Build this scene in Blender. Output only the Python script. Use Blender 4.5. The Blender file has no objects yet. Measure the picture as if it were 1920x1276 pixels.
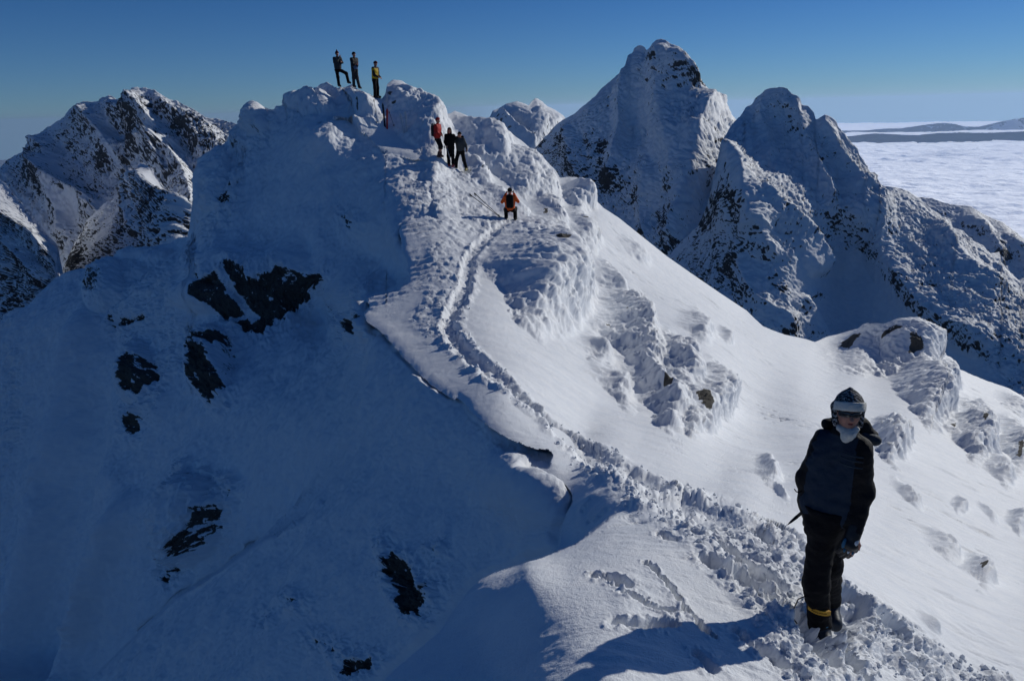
import bpy, math, random
import numpy as np
from mathutils import Vector, Matrix
random.seed(5)
F32 = np.float32
SC = bpy.context.scene
COL = SC.collection

# ---------------------------------------------------------------- camera
FOC = 1464.0                       # focal length in photo pixels (1920 wide)
PITCH, ROLL = math.radians(16.5), math.radians(1.5)
_fw = np.array([0, math.cos(PITCH), -math.sin(PITCH)])
_up = np.array([0, math.sin(PITCH), math.cos(PITCH)])
_rt = np.array([1.0, 0, 0])
RT = math.cos(ROLL)*_rt - math.sin(ROLL)*_up
UP = math.sin(ROLL)*_rt + math.cos(ROLL)*_up
FW = _fw
cam = bpy.data.cameras.new('camera')
camo = bpy.data.objects.new('camera', cam); COL.objects.link(camo)
cam.sensor_width = 36.0; cam.lens = 36.0*FOC/1920.0
cam.clip_start = 0.05; cam.clip_end = 400000
camo.matrix_world = Matrix([[RT[0], UP[0], -FW[0], 0], [RT[1], UP[1], -FW[1], 0], [RT[2], UP[2], -FW[2], 0], [0, 0, 0, 1]])
SC.camera = camo

def ray(px, py):
    u = (np.asarray(px, float)-960.0)/FOC; v = -(np.asarray(py, float)-638.0)/FOC
    return FW + u[..., None]*RT + v[..., None]*UP
def at(px, py, d):
    return ray(px, py)*np.asarray(d, float)[..., None]

# ---------------------------------------------------------------- fields
class TPS:
    def __init__(self, pts, vals, lam=1e-5):
        p = np.asarray(pts, float)/1000.0; n = len(p)
        r2 = ((p[:, None]-p[None])**2).sum(-1)
        K = .5*r2*np.log(r2+1e-12) + lam*np.eye(n)
        P = np.c_[np.ones(n), p]
        A = np.zeros((n+3, n+3)); A[:n, :n] = K; A[:n, n:] = P; A[n:, :n] = P.T
        s = np.linalg.solve(A, np.r_[np.asarray(vals, float), 0, 0, 0])
        self.p, self.w, self.a = p, s[:n], s[n:]
    def __call__(self, x, y):
        x = np.asarray(x, float)/1000.0; y = np.asarray(y, float)/1000.0
        o = self.a[0] + self.a[1]*x + self.a[2]*y
        for (a, b), w in zip(self.p, self.w):
            r2 = (x-a)**2 + (y-b)**2 + 1e-12
            o = o + w*.5*r2*np.log(r2)
        return o

def _hash(ix, iy, iz, seed):
    h = (ix*374761393 + iy*668265263 + iz*1440662683 + seed*974634777) & 0xFFFFFFFF
    h = ((h ^ (h >> 13))*1274126177) & 0xFFFFFFFF
    return h ^ (h >> 16)
def perlin(P, seed=0):
    P = np.asarray(P, F32); I = np.floor(P).astype(np.int64); f = P - I.astype(F32)
    u = f*f*f*(f*(f*6-15)+10); out = 0
    for dx in (0, 1):
        wx = u[:, 0] if dx else 1-u[:, 0]
        for dy in (0, 1):
            wy = u[:, 1] if dy else 1-u[:, 1]
            for dz in (0, 1):
                wz = u[:, 2] if dz else 1-u[:, 2]
                h = _hash(I[:, 0]+dx, I[:, 1]+dy, I[:, 2]+dz, seed)
                gx = ((h & 255).astype(F32)/127.5-1); gy = (((h >> 8) & 255).astype(F32)/127.5-1); gz = (((h >> 16) & 255).astype(F32)/127.5-1)
                out = out + wx*wy*wz*(gx*(f[:, 0]-dx)+gy*(f[:, 1]-dy)+gz*(f[:, 2]-dz))
    return out*1.1
def fbm(P, octs=4, seed=0, gain=.5, lac=2.03):
    a, s, o = 1.0, 0.0, 0
    for k in range(octs):
        o = o + a*perlin(P*(lac**k), seed+k*7); s += a; a *= gain
    return o/s*1.6
def ridged(P, octs=4, seed=0, gain=.5, lac=2.07):
    a, s, o = 1.0, 0.0, 0
    for k in range(octs):
        n = 1-np.abs(perlin(P*(lac**k), seed+k*11))*2.2
        o = o + a*n; s += a; a *= gain
    return o/s
def worley(P, seed=0):
    """distance to the nearest and second nearest of jittered cell points"""
    P = np.asarray(P, F32); I = np.floor(P).astype(np.int64)
    d1 = np.full(len(P), 9, F32); d2 = np.full(len(P), 9, F32)
    for dx in (-1, 0, 1):
        for dy in (-1, 0, 1):
            for dz in (-1, 0, 1):
                J = I + np.array([dx, dy, dz]); h = _hash(J[:, 0], J[:, 1], J[:, 2], seed)
                q = J + np.stack([(h & 1023), (h >> 10) & 1023, (h >> 20) & 1023], 1)/1023.0
                d = np.sqrt(((q-P)**2).sum(1)).astype(F32)
                d2 = np.minimum(d2, np.maximum(d1, d)); d1 = np.minimum(d1, d)
    return d1, d2
def sstep(a, b, x):
    t = np.clip((x-a)/(b-a), 0, 1); return t*t*(3-2*t)
def catmull(pts, n=6):
    p = np.asarray(pts, float); p = np.vstack([2*p[0]-p[1], p, 2*p[-1]-p[-2]]); out = []
    for i in range(1, len(p)-2):
        t = np.linspace(0, 1, n, endpoint=False)[:, None]
        a, b, c, d = p[i-1], p[i], p[i+1], p[i+2]
        cr = .5*(2*b+(c-a)*t+(2*a-5*b+4*c-d)*t*t+(3*b-a-3*c+d)*t**3)
        out.append(cr)
    return np.vstack(out+[p[-2:-1]])
def seg_dist(x, y, line, zs=None):
    """distance from points to a polyline, nearest point and parameter"""
    best = np.full(x.shape, 1e9); bx = np.zeros_like(best); by = np.zeros_like(best); bt = np.zeros_like(best)
    for i in range(len(line)-1):
        ax, ay = line[i][:2]; dx, dy = line[i+1][0]-ax, line[i+1][1]-ay
        L = dx*dx+dy*dy+1e-12
        t = np.clip(((x-ax)*dx+(y-ay)*dy)/L, 0, 1); qx, qy = ax+t*dx, ay+t*dy
        d = (x-qx)**2+(y-qy)**2; m = d < best
        best = np.where(m, d, best); bx = np.where(m, qx, bx); by = np.where(m, qy, by); bt = np.where(m, i+t, bt)
    return np.sqrt(best), bx, by, bt
def in_poly(x, y, poly):
    c = np.zeros(x.shape, bool); n = len(poly)
    for i in range(n):
        x0, y0 = poly[i][:2]; x1, y1 = poly[(i+1) % n][:2]
        if y0 == y1: continue
        m = ((y0 > y) != (y1 > y)) & (x < (x1-x0)*(y-y0)/(y1-y0)+x0)
        c ^= m
    return c
def sd_poly(x, y, poly):
    """signed distance, positive inside"""
    p = list(poly)+[poly[0]]
    d = seg_dist(x, y, p)[0]
    return np.where(in_poly(x, y, poly), d, -d)

def grid_normals(P):
    R, C = P.shape[:2]
    du = np.empty_like(P); dv = np.empty_like(P)
    du[:, 1:-1] = P[:, 2:]-P[:, :-2]; du[:, 0] = P[:, 1]-P[:, 0]; du[:, -1] = P[:, -1]-P[:, -2]
    dv[1:-1] = P[2:]-P[:-2]; dv[0] = P[1]-P[0]; dv[-1] = P[-1]-P[-2]
    n = np.cross(dv, du); n /= np.linalg.norm(n, axis=-1, keepdims=True)+1e-12
    return n

# ---------------------------------------------------------------- objects
def link_mesh(name, verts, faces, mat=None, parent=None, smooth=True, attrs=None, sharp=None):
    me = bpy.data.meshes.new(name)
    v = np.ascontiguousarray(verts, F32).reshape(-1, 3)
    if isinstance(faces, np.ndarray):
        k = faces.shape[1]
        me.vertices.add(len(v)); me.vertices.foreach_set('co', v.ravel())
        me.loops.add(faces.size); me.loops.foreach_set('vertex_index', np.ascontiguousarray(faces, np.int32).ravel())
        me.polygons.add(len(faces)); me.polygons.foreach_set('loop_start', np.arange(0, faces.size, k, dtype=np.int32))
        me.update(calc_edges=True)
    else:
        me.from_pydata([tuple(map(float, q)) for q in v], [], faces); me.update()
    me.polygons.foreach_set('use_smooth', np.full(len(me.polygons), smooth))
    for k, a in (attrs or {}).items():
        at_ = me.attributes.new(k, 'FLOAT', 'POINT'); at_.data.foreach_set('value', np.ascontiguousarray(a, F32).ravel())
    if sharp: me.set_sharp_from_angle(angle=math.radians(sharp))
    o = bpy.data.objects.new(name, me); COL.objects.link(o)
    if mat: me.materials.append(mat)
    if parent: o.parent = parent
    return o
def grid_faces(R, C, keep=None):
    i = np.arange(R*C).reshape(R, C)
    f = np.stack([i[:-1, :-1], i[1:, :-1], i[1:, 1:], i[:-1, 1:]], -1).reshape(-1, 4)
    return f if keep is None else f[keep.ravel()]
def empty(name, loc, label=None, cat=None, group=None, rotz=0):
    o = bpy.data.objects.new(name, None); COL.objects.link(o); o.empty_display_size = .2
    o.location = [float(q) for q in loc]; o.rotation_euler = (0, 0, rotz)
    tag(o, label, cat, group); return o
def tag(o, label=None, cat=None, group=None, kind=None):
    if label: o['label'] = label
    if cat: o['category'] = cat
    if group: o['group'] = group
    if kind: o['kind'] = kind
    return o

# ---------------------------------------------------------------- materials
class NT:
    def __init__(self, name, world=None):
        if world: self.m = None; self.t = world.node_tree
        else:
            self.m = bpy.data.materials.new(name); self.m.use_nodes = True; self.t = self.m.node_tree
        self.t.nodes.clear()
    def n(self, kind, **kw):
        nd = self.t.nodes.new(kind)
        for k, v in kw.items():
            if k.startswith('i_'):
                key = k[2:].replace('_', ' ')
                s = nd.inputs[int(key)] if key.isdigit() else nd.inputs[key]
                if isinstance(v, bpy.types.NodeSocket): self.t.links.new(v, s)
                else: s.default_value = v
            else: setattr(nd, k, v)
        return nd
    def math(self, op, a, b=None, c=None, clamp=False):
        nd = self.t.nodes.new('ShaderNodeMath'); nd.operation = op; nd.use_clamp = clamp
        for i, v in enumerate((a, b, c)):
            if v is None: continue
            if isinstance(v, bpy.types.NodeSocket): self.t.links.new(v, nd.inputs[i])
            else: nd.inputs[i].default_value = v
        return nd.outputs[0]
    def mix(self, f, a, b):
        nd = self.t.nodes.new('ShaderNodeMix'); nd.data_type = 'RGBA'
        for s, v in ((nd.inputs[0], f), (nd.inputs[6], a), (nd.inputs[7], b)):
            if isinstance(v, bpy.types.NodeSocket): self.t.links.new(v, s)
            else: s.default_value = v if not isinstance(v, tuple) or len(v) == 4 else (*v, 1)
        return nd.outputs[2]
    def ramp(self, f, stops):
        nd = self.t.nodes.new('ShaderNodeValToRGB'); self.t.links.new(f, nd.inputs[0]); e = nd.color_ramp.elements
        while len(e) < len(stops): e.new(.5)
        for q, (p, c) in zip(e, stops): q.position = p; q.color = (c, c, c, 1) if isinstance(c, (int, float)) else (*c, 1)
        return nd.outputs[0]
    def noise(self, vec, scale, detail=4, rough=.55, **kw):
        nd = self.n('ShaderNodeTexNoise', i_Scale=scale, i_Detail=float(detail), i_Roughness=rough, **kw)
        if vec is not None: self.t.links.new(vec, nd.inputs['Vector'])
        return nd.outputs[0]
    def link(self, a, b): self.t.links.new(a, b)
    def out(self, sh, surf='Surface'):
        o = self.n('ShaderNodeOutputMaterial'); self.link(sh, o.inputs[surf]); return self.m

def snow_material(name, fine=40.0, bump=.42, rockcol=(.095, .088, .075), slope=None, rimecol=None, spark=True, unit=1.0):
    """snow with rock where the 'rock' attribute says so; unit scales the texture for far mountains"""
    t = NT(name); tc = t.n('ShaderNodeTexCoord').outputs['Object']
    a = t.n('ShaderNodeAttribute', attribute_name='rock').outputs['Fac']
    n1 = t.noise(tc, fine/unit, 5, .6); n2 = t.noise(tc, 3.1/unit, 5, .6); n3 = t.noise(tc, 160/unit, 2, .5)
    rk = t.math('ADD', a, t.math('MULTIPLY', t.math('SUBTRACT', t.noise(tc, 9/unit, 6, .68), .5), 1.1))
    mk = t.ramp(rk, [(.46, 0.0), (.54, 1.0)])
    scol = t.ramp(n2, [(.3, (.77, .80, .84)), (.7, (.88, .89, .90))])
    rc = t.mix(t.noise(tc, 14/unit, 6, .7), tuple(.45*c for c in rockcol), tuple(1.7*c for c in rockcol))
    col = t.mix(mk, scol, rc)
    h = t.math('ADD', t.math('MULTIPLY', n1, 1.0), t.math('ADD', t.math('MULTIPLY', n3, .25), t.math('MULTIPLY', n2, .8)))
    b1 = t.n('ShaderNodeBump', i_Strength=bump, i_Distance=.03*unit, i_Height=h)
    hr = t.math('ADD', t.noise(tc, 7/unit, 8, .75), t.math('MULTIPLY', t.n('ShaderNodeTexVoronoi', i_Vector=tc, i_Scale=5/unit, feature='DISTANCE_TO_EDGE').outputs[0], .6))
    b2 = t.n('ShaderNodeBump', i_Strength=.9, i_Distance=.15*unit, i_Height=hr)
    nm = t.n('ShaderNodeMix', data_type='VECTOR'); t.link(mk, nm.inputs[0]); t.link(b1.outputs[0], nm.inputs[4]); t.link(b2.outputs[0], nm.inputs[5])
    ro = t.mix(mk, (.62, .62, .62), (.8, .8, .8))
    p = t.n('ShaderNodeBsdfPrincipled', i_Base_Color=col, i_Roughness=ro, i_Normal=nm.outputs[1])
    p.inputs['Specular IOR Level'].default_value = .25
    return t.out(p.outputs[0])
# ================================================================ the snow ridge
STEP = 1.6
SKY = [(-420, 770), (-200, 700), (0, 597), (50, 570), (105, 522), (128, 512), (200, 490), (250, 476), (290, 462), (330, 450), (353, 443), (359, 420), (365, 352), (372, 312), (384, 292), (410, 280), (430, 273),
       (446, 262), (456, 240), (466, 214), (478, 198), (488, 196), (497, 203), (512, 209), (526, 203), (536, 196), (538, 184), (548, 178), (575, 173), (592, 170), (604, 160), (614, 156), (622, 160), (634, 168),
       (648, 164), (660, 160), (672, 170), (690, 178), (704, 184), (716, 186), (722, 178), (726, 158), (736, 150), (752, 152), (770, 164), (790, 182), (812, 198), (830, 214), (844, 213), (853, 208),
       (868, 215), (880, 221), (905, 222), (930, 232), (955, 247), (980, 266), (1000, 284), (1022, 300), (1040, 318), (1050, 334), (1064, 332), (1080, 333), (1098, 340), (1112, 357), (1120, 378), (1132, 390),
       (1160, 408), (1200, 440), (1250, 480), (1300, 515), (1350, 549), (1400, 582), (1430, 612), (1470, 627), (1500, 633), (1528, 641), (1550, 632), (1580, 625), (1610, 619), (1630, 612), (1645, 617), (1665, 615),
       (1690, 618), (1712, 627), (1733, 630), (1742, 640), (1746, 656), (1760, 664), (1774, 680), (1784, 690), (1800, 694), (1850, 714), (1890, 730), (1920, 746), (2100, 800), (2360, 806)]
# the crest between the sunlit side and the shaded face, with how far the face lies behind it
CREST = [(640, 1420, 6), (690, 1310, 6), (716, 1276, 6), (765, 1232, 6), (819, 1188, 5.8), (845, 1150, 5.6), (869, 1118, 5.3), (888, 1096, 5), (909, 1081, 4.6), (938, 1069, 4.3), (969, 1059, 4), (1000, 1049, 3.6), (1029, 1039, 2.5),
         (1046, 1026, .7), (1050, 1005, .5), (1054, 985, .4), (1062, 962, .3), (1071, 946, .4), (1074, 930, .2), (1060, 911, .1), (1036, 895, .06), (1008, 886, .05), (978, 881, .05), (1000, 876, .5), (1029, 878, .6),
         (1033, 862, .65), (1034, 846, .65), (999, 839, .6), (970, 827, .5), (944, 812, .5), (912, 792, .4), (890, 776, .4), (884, 771, .4), (862, 748, .4), (848, 746, .4), (820, 728, .45), (800, 711, .5), (770, 681, .6), (740, 650, .7),
         (715, 622, .9), (697, 607, 1.1), (686, 597, 1.2), (684, 586, 1.3), (692, 572, 1.7), (689, 556, 2.0), (720, 551, 2.0), (750, 538, 1.8), (766, 522, 1.6), (762, 490, 1.6), (755, 470, 1.6), (751, 445, 1.4),
         (750, 427, 1.2), (765, 412, .9), (800, 406, .7), (822, 408, .5), (814, 388, .3), (808, 362, .2), (808, 335, .15), (810, 318, .1), (806, 306, .12), (800, 302, .15), (769, 295, .15), (740, 290, .15), (720, 285, .15), (707, 275, .15), (697, 264, .15),
         (679, 248, .15), (648, 224, .1), (620, 226, .05), (579, 238, .02)]
CRX = catmull([c[:2] for c in CREST], 4)
crj = fbm(np.c_[CRX*.06, np.zeros(len(CRX))], 3, 91); crk = fbm(np.c_[CRX*.06, np.ones(len(CRX))*7], 3, 92)
amp = np.interp(np.arange(len(CRX)), [0, 60, 96, 150, len(CRX)], [1.5, 2, 2, 5, 5])
CRX = CRX + np.c_[crj, crk]*amp[:, None]

near = [(1565, 1200, 5.1), (1640, 1150, 5.9), (1500, 1100, 5.55), (1400, 1060, 5.75), (1300, 1030, 5.9), (1230, 1000, 6.3), (1400, 970, 6.8), (1480, 1010, 6.4), (1400, 1276, 4.15), (1565, 1276, 4.55), (1250, 1200, 4.4), (1900, 1276, 6.3),
        (1780, 1200, 6.6), (1098, 1276, 3.8), (1250, 1276, 3.9), (960, 1600, 2.6), (1500, 1600, 3.0), (2100, 1600, 4.4), (500, 1600, 3.1), (2250, 1276, 7.6)]
cA0 = near + [(714, 1276, 5.35), (909, 1081, 5.95), (969, 1059, 5.95), (1029, 1039, 6.08), (1078, 1019, 6.3), (1141, 969, 7.1), (1000, 1160, 4.75), (1063, 1163, 4.55), (900, 1200, 5.12), (940, 1276, 4.45), (1000, 1276, 4.10), (819, 1188, 5.6), (1038, 1103, 5.0),
              (989, 1070, 5.45), (1150, 1050, 5.55), (1200, 930, 8.2), (1090, 1060, 5.5), (780, 1276, 5.05)]
far = [(1250, 915, 8.8), (1190, 890, 9.4), (1130, 860, 10.2), (1113, 915, 8.8), (1141, 967, 7.7), (1078, 1017, 8.1), (1047, 1022, 8.3), (1072, 950, 8.7), (1040, 865, 9.9), (1000, 880, 9.8), (969, 883, 9.9), (1073, 930, 9.0), (940, 730, 13.0), (860, 748, 13.0), (999, 840, 10.6), (770, 680, 15.4), (690, 590, 18.5),
       (720, 556, 19.4), (850, 600, 17.5), (865, 500, 20.8), (770, 500, 20.9), (752, 430, 23), (830, 408, 24), (900, 440, 23.5), (955, 418, 25.5), (845, 330, 29.3), (820, 312, 29.0), (860, 380, 26.5), (880, 330, 30), (720, 287, 29.7), (690, 255, 30.8), (620, 226, 31.2), (579, 238, 30.8), (640, 168, 34),
       (670, 200, 32.5), (705, 190, 32.6), (760, 230, 32.5), (740, 155, 34.2), (850, 212, 35), (820, 260, 32.2), (920, 330, 31), (950, 262, 35), (1050, 350, 34), (1100, 342, 35.5), (1000, 400, 28.5), (1040, 450, 26.5), (1000, 620, 18.6), (1000, 520, 22),
       (1100, 560, 24), (1200, 560, 27), (1150, 470, 30), (1300, 518, 36), (1200, 442, 34.5), (1100, 740, 16.0), (1200, 820, 13.6), (1100, 820, 12.6), (1300, 700, 20.5), (1320, 790, 17.6), (1400, 650, 29), (1400, 584, 38), (1500, 635, 39), (1500, 720, 27), (1500, 800, 20.5), (1350, 890, 12.2), (1450, 930, 10.6), (1550, 900, 13.6),
       (1600, 800, 23), (1600, 720, 32), (1700, 1100, 8), (1700, 1000, 12), (1700, 900, 17.5), (1700, 800, 25.5), (1700, 730, 34), (1560, 680, 37.5), (1640, 690, 38.5), (1640, 616, 43), (1730, 640, 44), (1540, 642, 41), (1800, 700, 44), (1920, 752, 46), (1800, 800, 31), (1900, 850, 30), (1900, 1000, 16.5), (1900, 1150, 9.5), (1600, 1000, 10),
       (2100, 900, 36), (2250, 1000, 24), (2300, 930, 44)]
def far_scale(d): return d*(1+.21*sstep(7., 25., np.asarray(d, float)))      # paced out against the climbers' height
def wfit(c, lam=2e-5): return TPS([q[:2] for q in c], [1/far_scale(q[2]) for q in c], lam)
TA0 = wfit(cA0); TA = wfit(near+far)

def planeB1(px, py):
    r = ray(px, py); nx, ny = -.92, -.40; s = 1.28
    k = -s*(nx*.89*1 + ny*-12.2) - 4.75     # z = -4.75 - s*(nx*(x+.89)+ny*(y-12.2))
    return (-4.75 - s*(nx*.89 - ny*12.2))/(r[..., 2] + s*(nx*r[..., 0]+ny*r[..., 1]))
cB1 = [(x, y, float(planeB1(np.array(x), np.array(y)))) for x, y in ((170, 1276), (400, 1200), (300, 1150), (600, 930), (600, 1100), (620, 720), (700, 1000), (760, 800), (850, 900), (800, 1100), (500, 1276), (0, 1500), (700, 1300), (900, 1000), (470, 1035), (640, 840), (840, 1000), (950, 950))]
cB2 = [(600, 170, 34.5), (625, 162, 34.3), (640, 172, 33.9), (645, 195, 33.0), (600, 205, 33.0), (562, 216, 32.9), (640, 214, 32.2), (540, 186, 33.8), (505, 206, 34.2), (480, 200, 34.4), (440, 268, 34.6), (385, 293, 33.6), (366, 340, 33.6), (366, 430, 32.6), (345, 446, 34.6), (300, 461, 34.6), (200, 492, 34.6), (105, 524, 34.4), (0, 600, 33.4), (600, 300, 30.2), (480, 330, 32.0), (480, 450, 30.0), (620, 340, 29.6), (580, 420, 28.9), (700, 330, 28.9), (690, 400, 27.8), (790, 330, 28.4),
       (400, 380, 32.0), (370, 490, 29.6), (560, 500, 28.0), (490, 500, 28.6), (490, 620, 27.4), (390, 600, 28.0), (600, 520, 27.2), (700, 480, 26.0), (640, 520, 26.3), (760, 440, 24.8), (740, 520, 23.2), (650, 590, 24.0), (700, 600, 20.6), (650, 640, 21.4), (500, 700, 24.6), (560, 640, 25.4), (580, 720, 21.8), (610, 800, 18.6),
       (400, 680, 26.6), (400, 760, 25.2), (250, 560, 31.6), (250, 620, 31.0), (150, 600, 32.2), (200, 700, 30.2), (270, 700, 28.6), (300, 800, 26.6), (450, 850, 23.0), (540, 900, 20.2), (350, 950, 23.6), (350, 1060, 24.3), (450, 1000, 22.3), (200, 900, 27.0), (100, 900, 30.5), (100, 750, 31.6), (0, 900, 31.6), (60, 1276, 29), (200, 1200, 26.8), (150, 1100, 28.0), (0, 700, 32.8), (-300, 800, 32), (-300, 1300, 28), (0, 1500, 24), (300, 1120, 24.3), (600, 1276, 16), (700, 1100, 15), (-100, 640, 33), (280, 900, 26.2)]
ci = range(0, len(CREST))
cB1 = [(x, y, float(far_scale(q))) for x, y, q in cB1]; cB2 = [(x, y, float(far_scale(q))) for x, y, q in cB2]
cB2 += [(x-3, y+1, 1/float(TA(x, y))+g) for x, y, g in (CREST[i] for i in ci) if y < 700 and g >= 0]
cB1 += [(x-3, y+1, max(1/float(TA(x, y))+g, 6)) for x, y, g in (CREST[i] for i in ci) if 640 < y < 1030 and g < 1.2]
TB1, TB2 = [TPS([q[:2] for q in c], [1/q[2] for q in c], 5e-5) for c in (cB1, cB2)]

xs = np.concatenate([np.arange(-420, -12, 8), np.arange(-12, 1932, STEP), np.arange(1932, 2360, 8)])
sky = np.interp(xs, [p[0] for p in SKY], [p[1] for p in SKY])
NR = int(1110/STEP)
tt = np.linspace(0, 1, NR)
PY = 140 + 1150*tt[:, None] + (sky[None]-140)*((1-tt)**1.7)[:, None]
PY = np.vstack([PY, 1290 + (np.linspace(0, 1, 46)[1:, None]**1.3)*330*np.ones_like(sky)[None]])
PX = np.broadcast_to(xs, PY.shape).copy()
# region inside the sunlit crest polygon
polyA = np.vstack([CRX, [(600, 229), (640, 220), (668, 222), (661, 205), (652, 185), (642, 168), (636, -300), (3000, -300), (3000, 2500), (640, 2500)]])
inA = in_poly(PX, PY, polyA)
d, qx, qy, qt = seg_dist(PX, PY, CRX)
sn = (d < STEP*.62) & (PY > sky[None]+3)
PX[sn] = qx[sn]; PY[sn] = qy[sn]
R_, C_ = PX.shape

# near dune in front of the rest of the sunlit side
A0poly = [(560, 1500), (560, 1276), (780, 1150), (840, 1088), (890, 1045), (960, 1025), (1020, 1020), (1040, 1034), (1078, 1019), (1112, 992), (1141, 969), (1155, 962), (1220, 945), (1320, 980), (1450, 1020), (1520, 1080), (1650, 1120), (2000, 1180), (2500, 1250), (2500, 2500), (600, 2500)]
sA0 = sd_poly(PX, PY, A0poly)
wid = np.interp(PX, [1100, 1150, 1250, 1400], [1.0, 4, 45, 70])
mA0 = sstep(-1, 1, sA0/wid)
wA = TA(PX, PY)*(1-mA0) + TA0(PX, PY)*mA0
wA = np.clip(wA, 1/60., 1/1.5)
spur = [(60, 1400), (170, 1276), (250, 1196), (330, 1120), (420, 1062), (490, 1012), (560, 962), (620, 905), (665, 850), (690, 790), (700, 720), (720, 640), (800, 560), (1300, 600), (1300, 1700), (60, 1700)]
sB1 = sd_poly(PX, PY, spur)
m1 = sstep(-1, 1, sB1/np.interp(PX, [200, 480, 560, 640, 700], [1.5, 3, 14, 55, 80]))
w1, w2 = TB1(PX, PY), TB2(PX, PY)
wB = w2*(1-m1) + np.where(m1 > 0, w1, w2)*m1
wB = np.where(inA, np.minimum(wB, wA*.985), wB); wB = np.clip(wB, 1/60., 1/2.)
PA = ray(PX, PY)/wA[..., None]; PB = ray(PX, PY)/wB[..., None]
NA, NB = grid_normals(PA), grid_normals(PB)
for N_ in (NA, NB):
    s_ = (N_*ray(PX, PY)).sum(-1) > 0; N_[s_] *= -1

# ---- bumps on the sunlit side: cx, cy, long radius, short radius, angle (down-right), height m, rime
BUMPS = [(1008, 515, 122, 80, 58, 1.25), (1040, 470, 80, 40, 60, .5), (1062, 560, 50, 26, 75, .45), (1183, 618, 100, 46, 54, .8), (1215, 712, 76, 24, 52, .5), (1245, 752, 62, 32, 52, .55), (1294, 764, 60, 30, 54, .6), (1259, 683, 76, 38, 54, .55), (1332, 728, 64, 34, 58, .65), (1145, 721, 66, 19, 46, .38),
         (1118, 656, 42, 18, 52, .42), (1307, 612, 42, 21, 52, .32), (1359, 628, 20, 8, 52, .2), (1028, 400, 50, 22, 42, .4), (1088, 432, 54, 26, 50, .45), (1142, 528, 58, 18, 52, .4), (1190, 470, 40, 14, 44, .25), (1668, 823, 46, 31, 56, .6),
         (1731, 732, 80, 40, 58, 1.3), (1816, 806, 78, 32, 58, 1.05), (1845, 800, 36, 18, 55, .5), (1762, 695, 54, 22, 52, .8), (1898, 752, 40, 15, 40, .7), (1835, 760, 18, 8, 45, .35), (1900, 830, 64, 24, 62, .9), (1869, 880, 46, 16, 48, .5), (1660, 660, 130, 46, 8, 1.6), (1722, 672, 50, 22, 40, .8),
         (1440, 882, 36, 15, 50, .2), (1462, 920, 26, 7, 50, .1), (1796, 946, 19, 11, 58, .2), (1832, 1075, 44, 22, 48, .3), (1765, 1022, 50, 13, 45, .18), (1700, 925, 44, 8, 45, .12), (1905, 976, 24, 13, 50, .25), (1740, 1165, 34, 8, 45, .08), (1850, 960, 30, 6, 48, .08),
         (782, 222, 92, 48, 48, 1.0), (745, 185, 40, 30, 60, .5), (672, 192, 60, 34, 42, .8), (620, 172, 34, 14, 10, .4), (900, 262, 90, 38, 40, .8), (868, 235, 40, 22, 45, .5), (970, 315, 80, 36, 44, .7), (1082, 362, 46, 30, 52, .7), (1010, 350, 60, 24, 46, .5), (925, 300, 60, 20, 45, .4), (950, 380, 70, 16, 42, .25), (640, 238, 60, 14, 0, .35), (890, 315, 50, 14, 45, .3)]
fA = PA.reshape(-1, 3)
iA = np.where((inA | (d < 30)).ravel())[0]
ang = None
px, py = PX.ravel()[iA].copy(), PY.ravel()[iA].copy()
pa = fA[iA]; na = NA.reshape(-1, 3)[iA]; dist = 1/wA.ravel()[iA]
# domain warp so that no outline is a clean ellipse
wx = fbm(pa*.55, 4, 3); wy = fbm(pa*.55+31, 4, 4)
wf = fbm(pa*3.2, 4, 5, .62); wx = wx+.30*wf; wy = wy+.30*fbm(pa*3.2+11, 4, 6, .62)
sc = 30*np.clip(22/dist, .4, 1.3)
H = np.zeros(len(iA)); rime = np.zeros(len(iA))
for (cx, cy, ra, rb, an, h) in BUMPS:
    m = (np.abs(px-cx) < ra*1.6) & (np.abs(py-cy) < ra*1.6)
    if not m.any(): continue
    k = min(1, rb/30.)
    dx, dy = px[m]-cx+wx[m]*sc[m]*k, py[m]-cy+wy[m]*sc[m]*k
    c, s = math.cos(math.radians(an)), math.sin(math.radians(an))
    u, v = (dx*c+dy*s)/ra, (-dx*s+dy*c)/rb
    v = v*(1+.22*u)                                  # tapers uphill
    rm = rb*np.median(dist[m & (np.abs(px-cx) < rb) & (np.abs(py-cy) < rb)])/FOC
    hh = min(1.1*h, 1.15*rm)
    ur = sstep(-1.05, .25, u)*(1-sstep(.25, 1.10, u))          # rises slowly down the slope, then breaks off
    vp = np.where(v < -.15, sstep(-1.15, -.15, v), np.clip((1-v)/1.1, 0, 1)**.9)   # a steep face on the lee side, away from the sun
    q = 1-(u*u+v*v)
    hh = hh*ur*vp*1.25
    H[m] = np.maximum(H[m], hh) + .3*np.minimum(H[m], hh)
    rime[m] = np.maximum(rime[m], np.clip(ur*vp*2, 0, 1)*np.clip(.55-v*1.0, .18, 1))
# upper summit is all rime
rime = np.maximum(rime, .8*sstep(20, 90, sd_poly(px, py, [(560, 100), (640, 250), (700, 230), (760, 262), (840, 300), (960, 380), (1060, 460), (1140, 470), (1140, 300), (900, 100)]))*1.0)
rime = np.maximum(rime, sstep(0, 25, sd_poly(px, py, [(870, 215), (690, 240), (720, 140), (800, 140)]))*.9)
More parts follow.
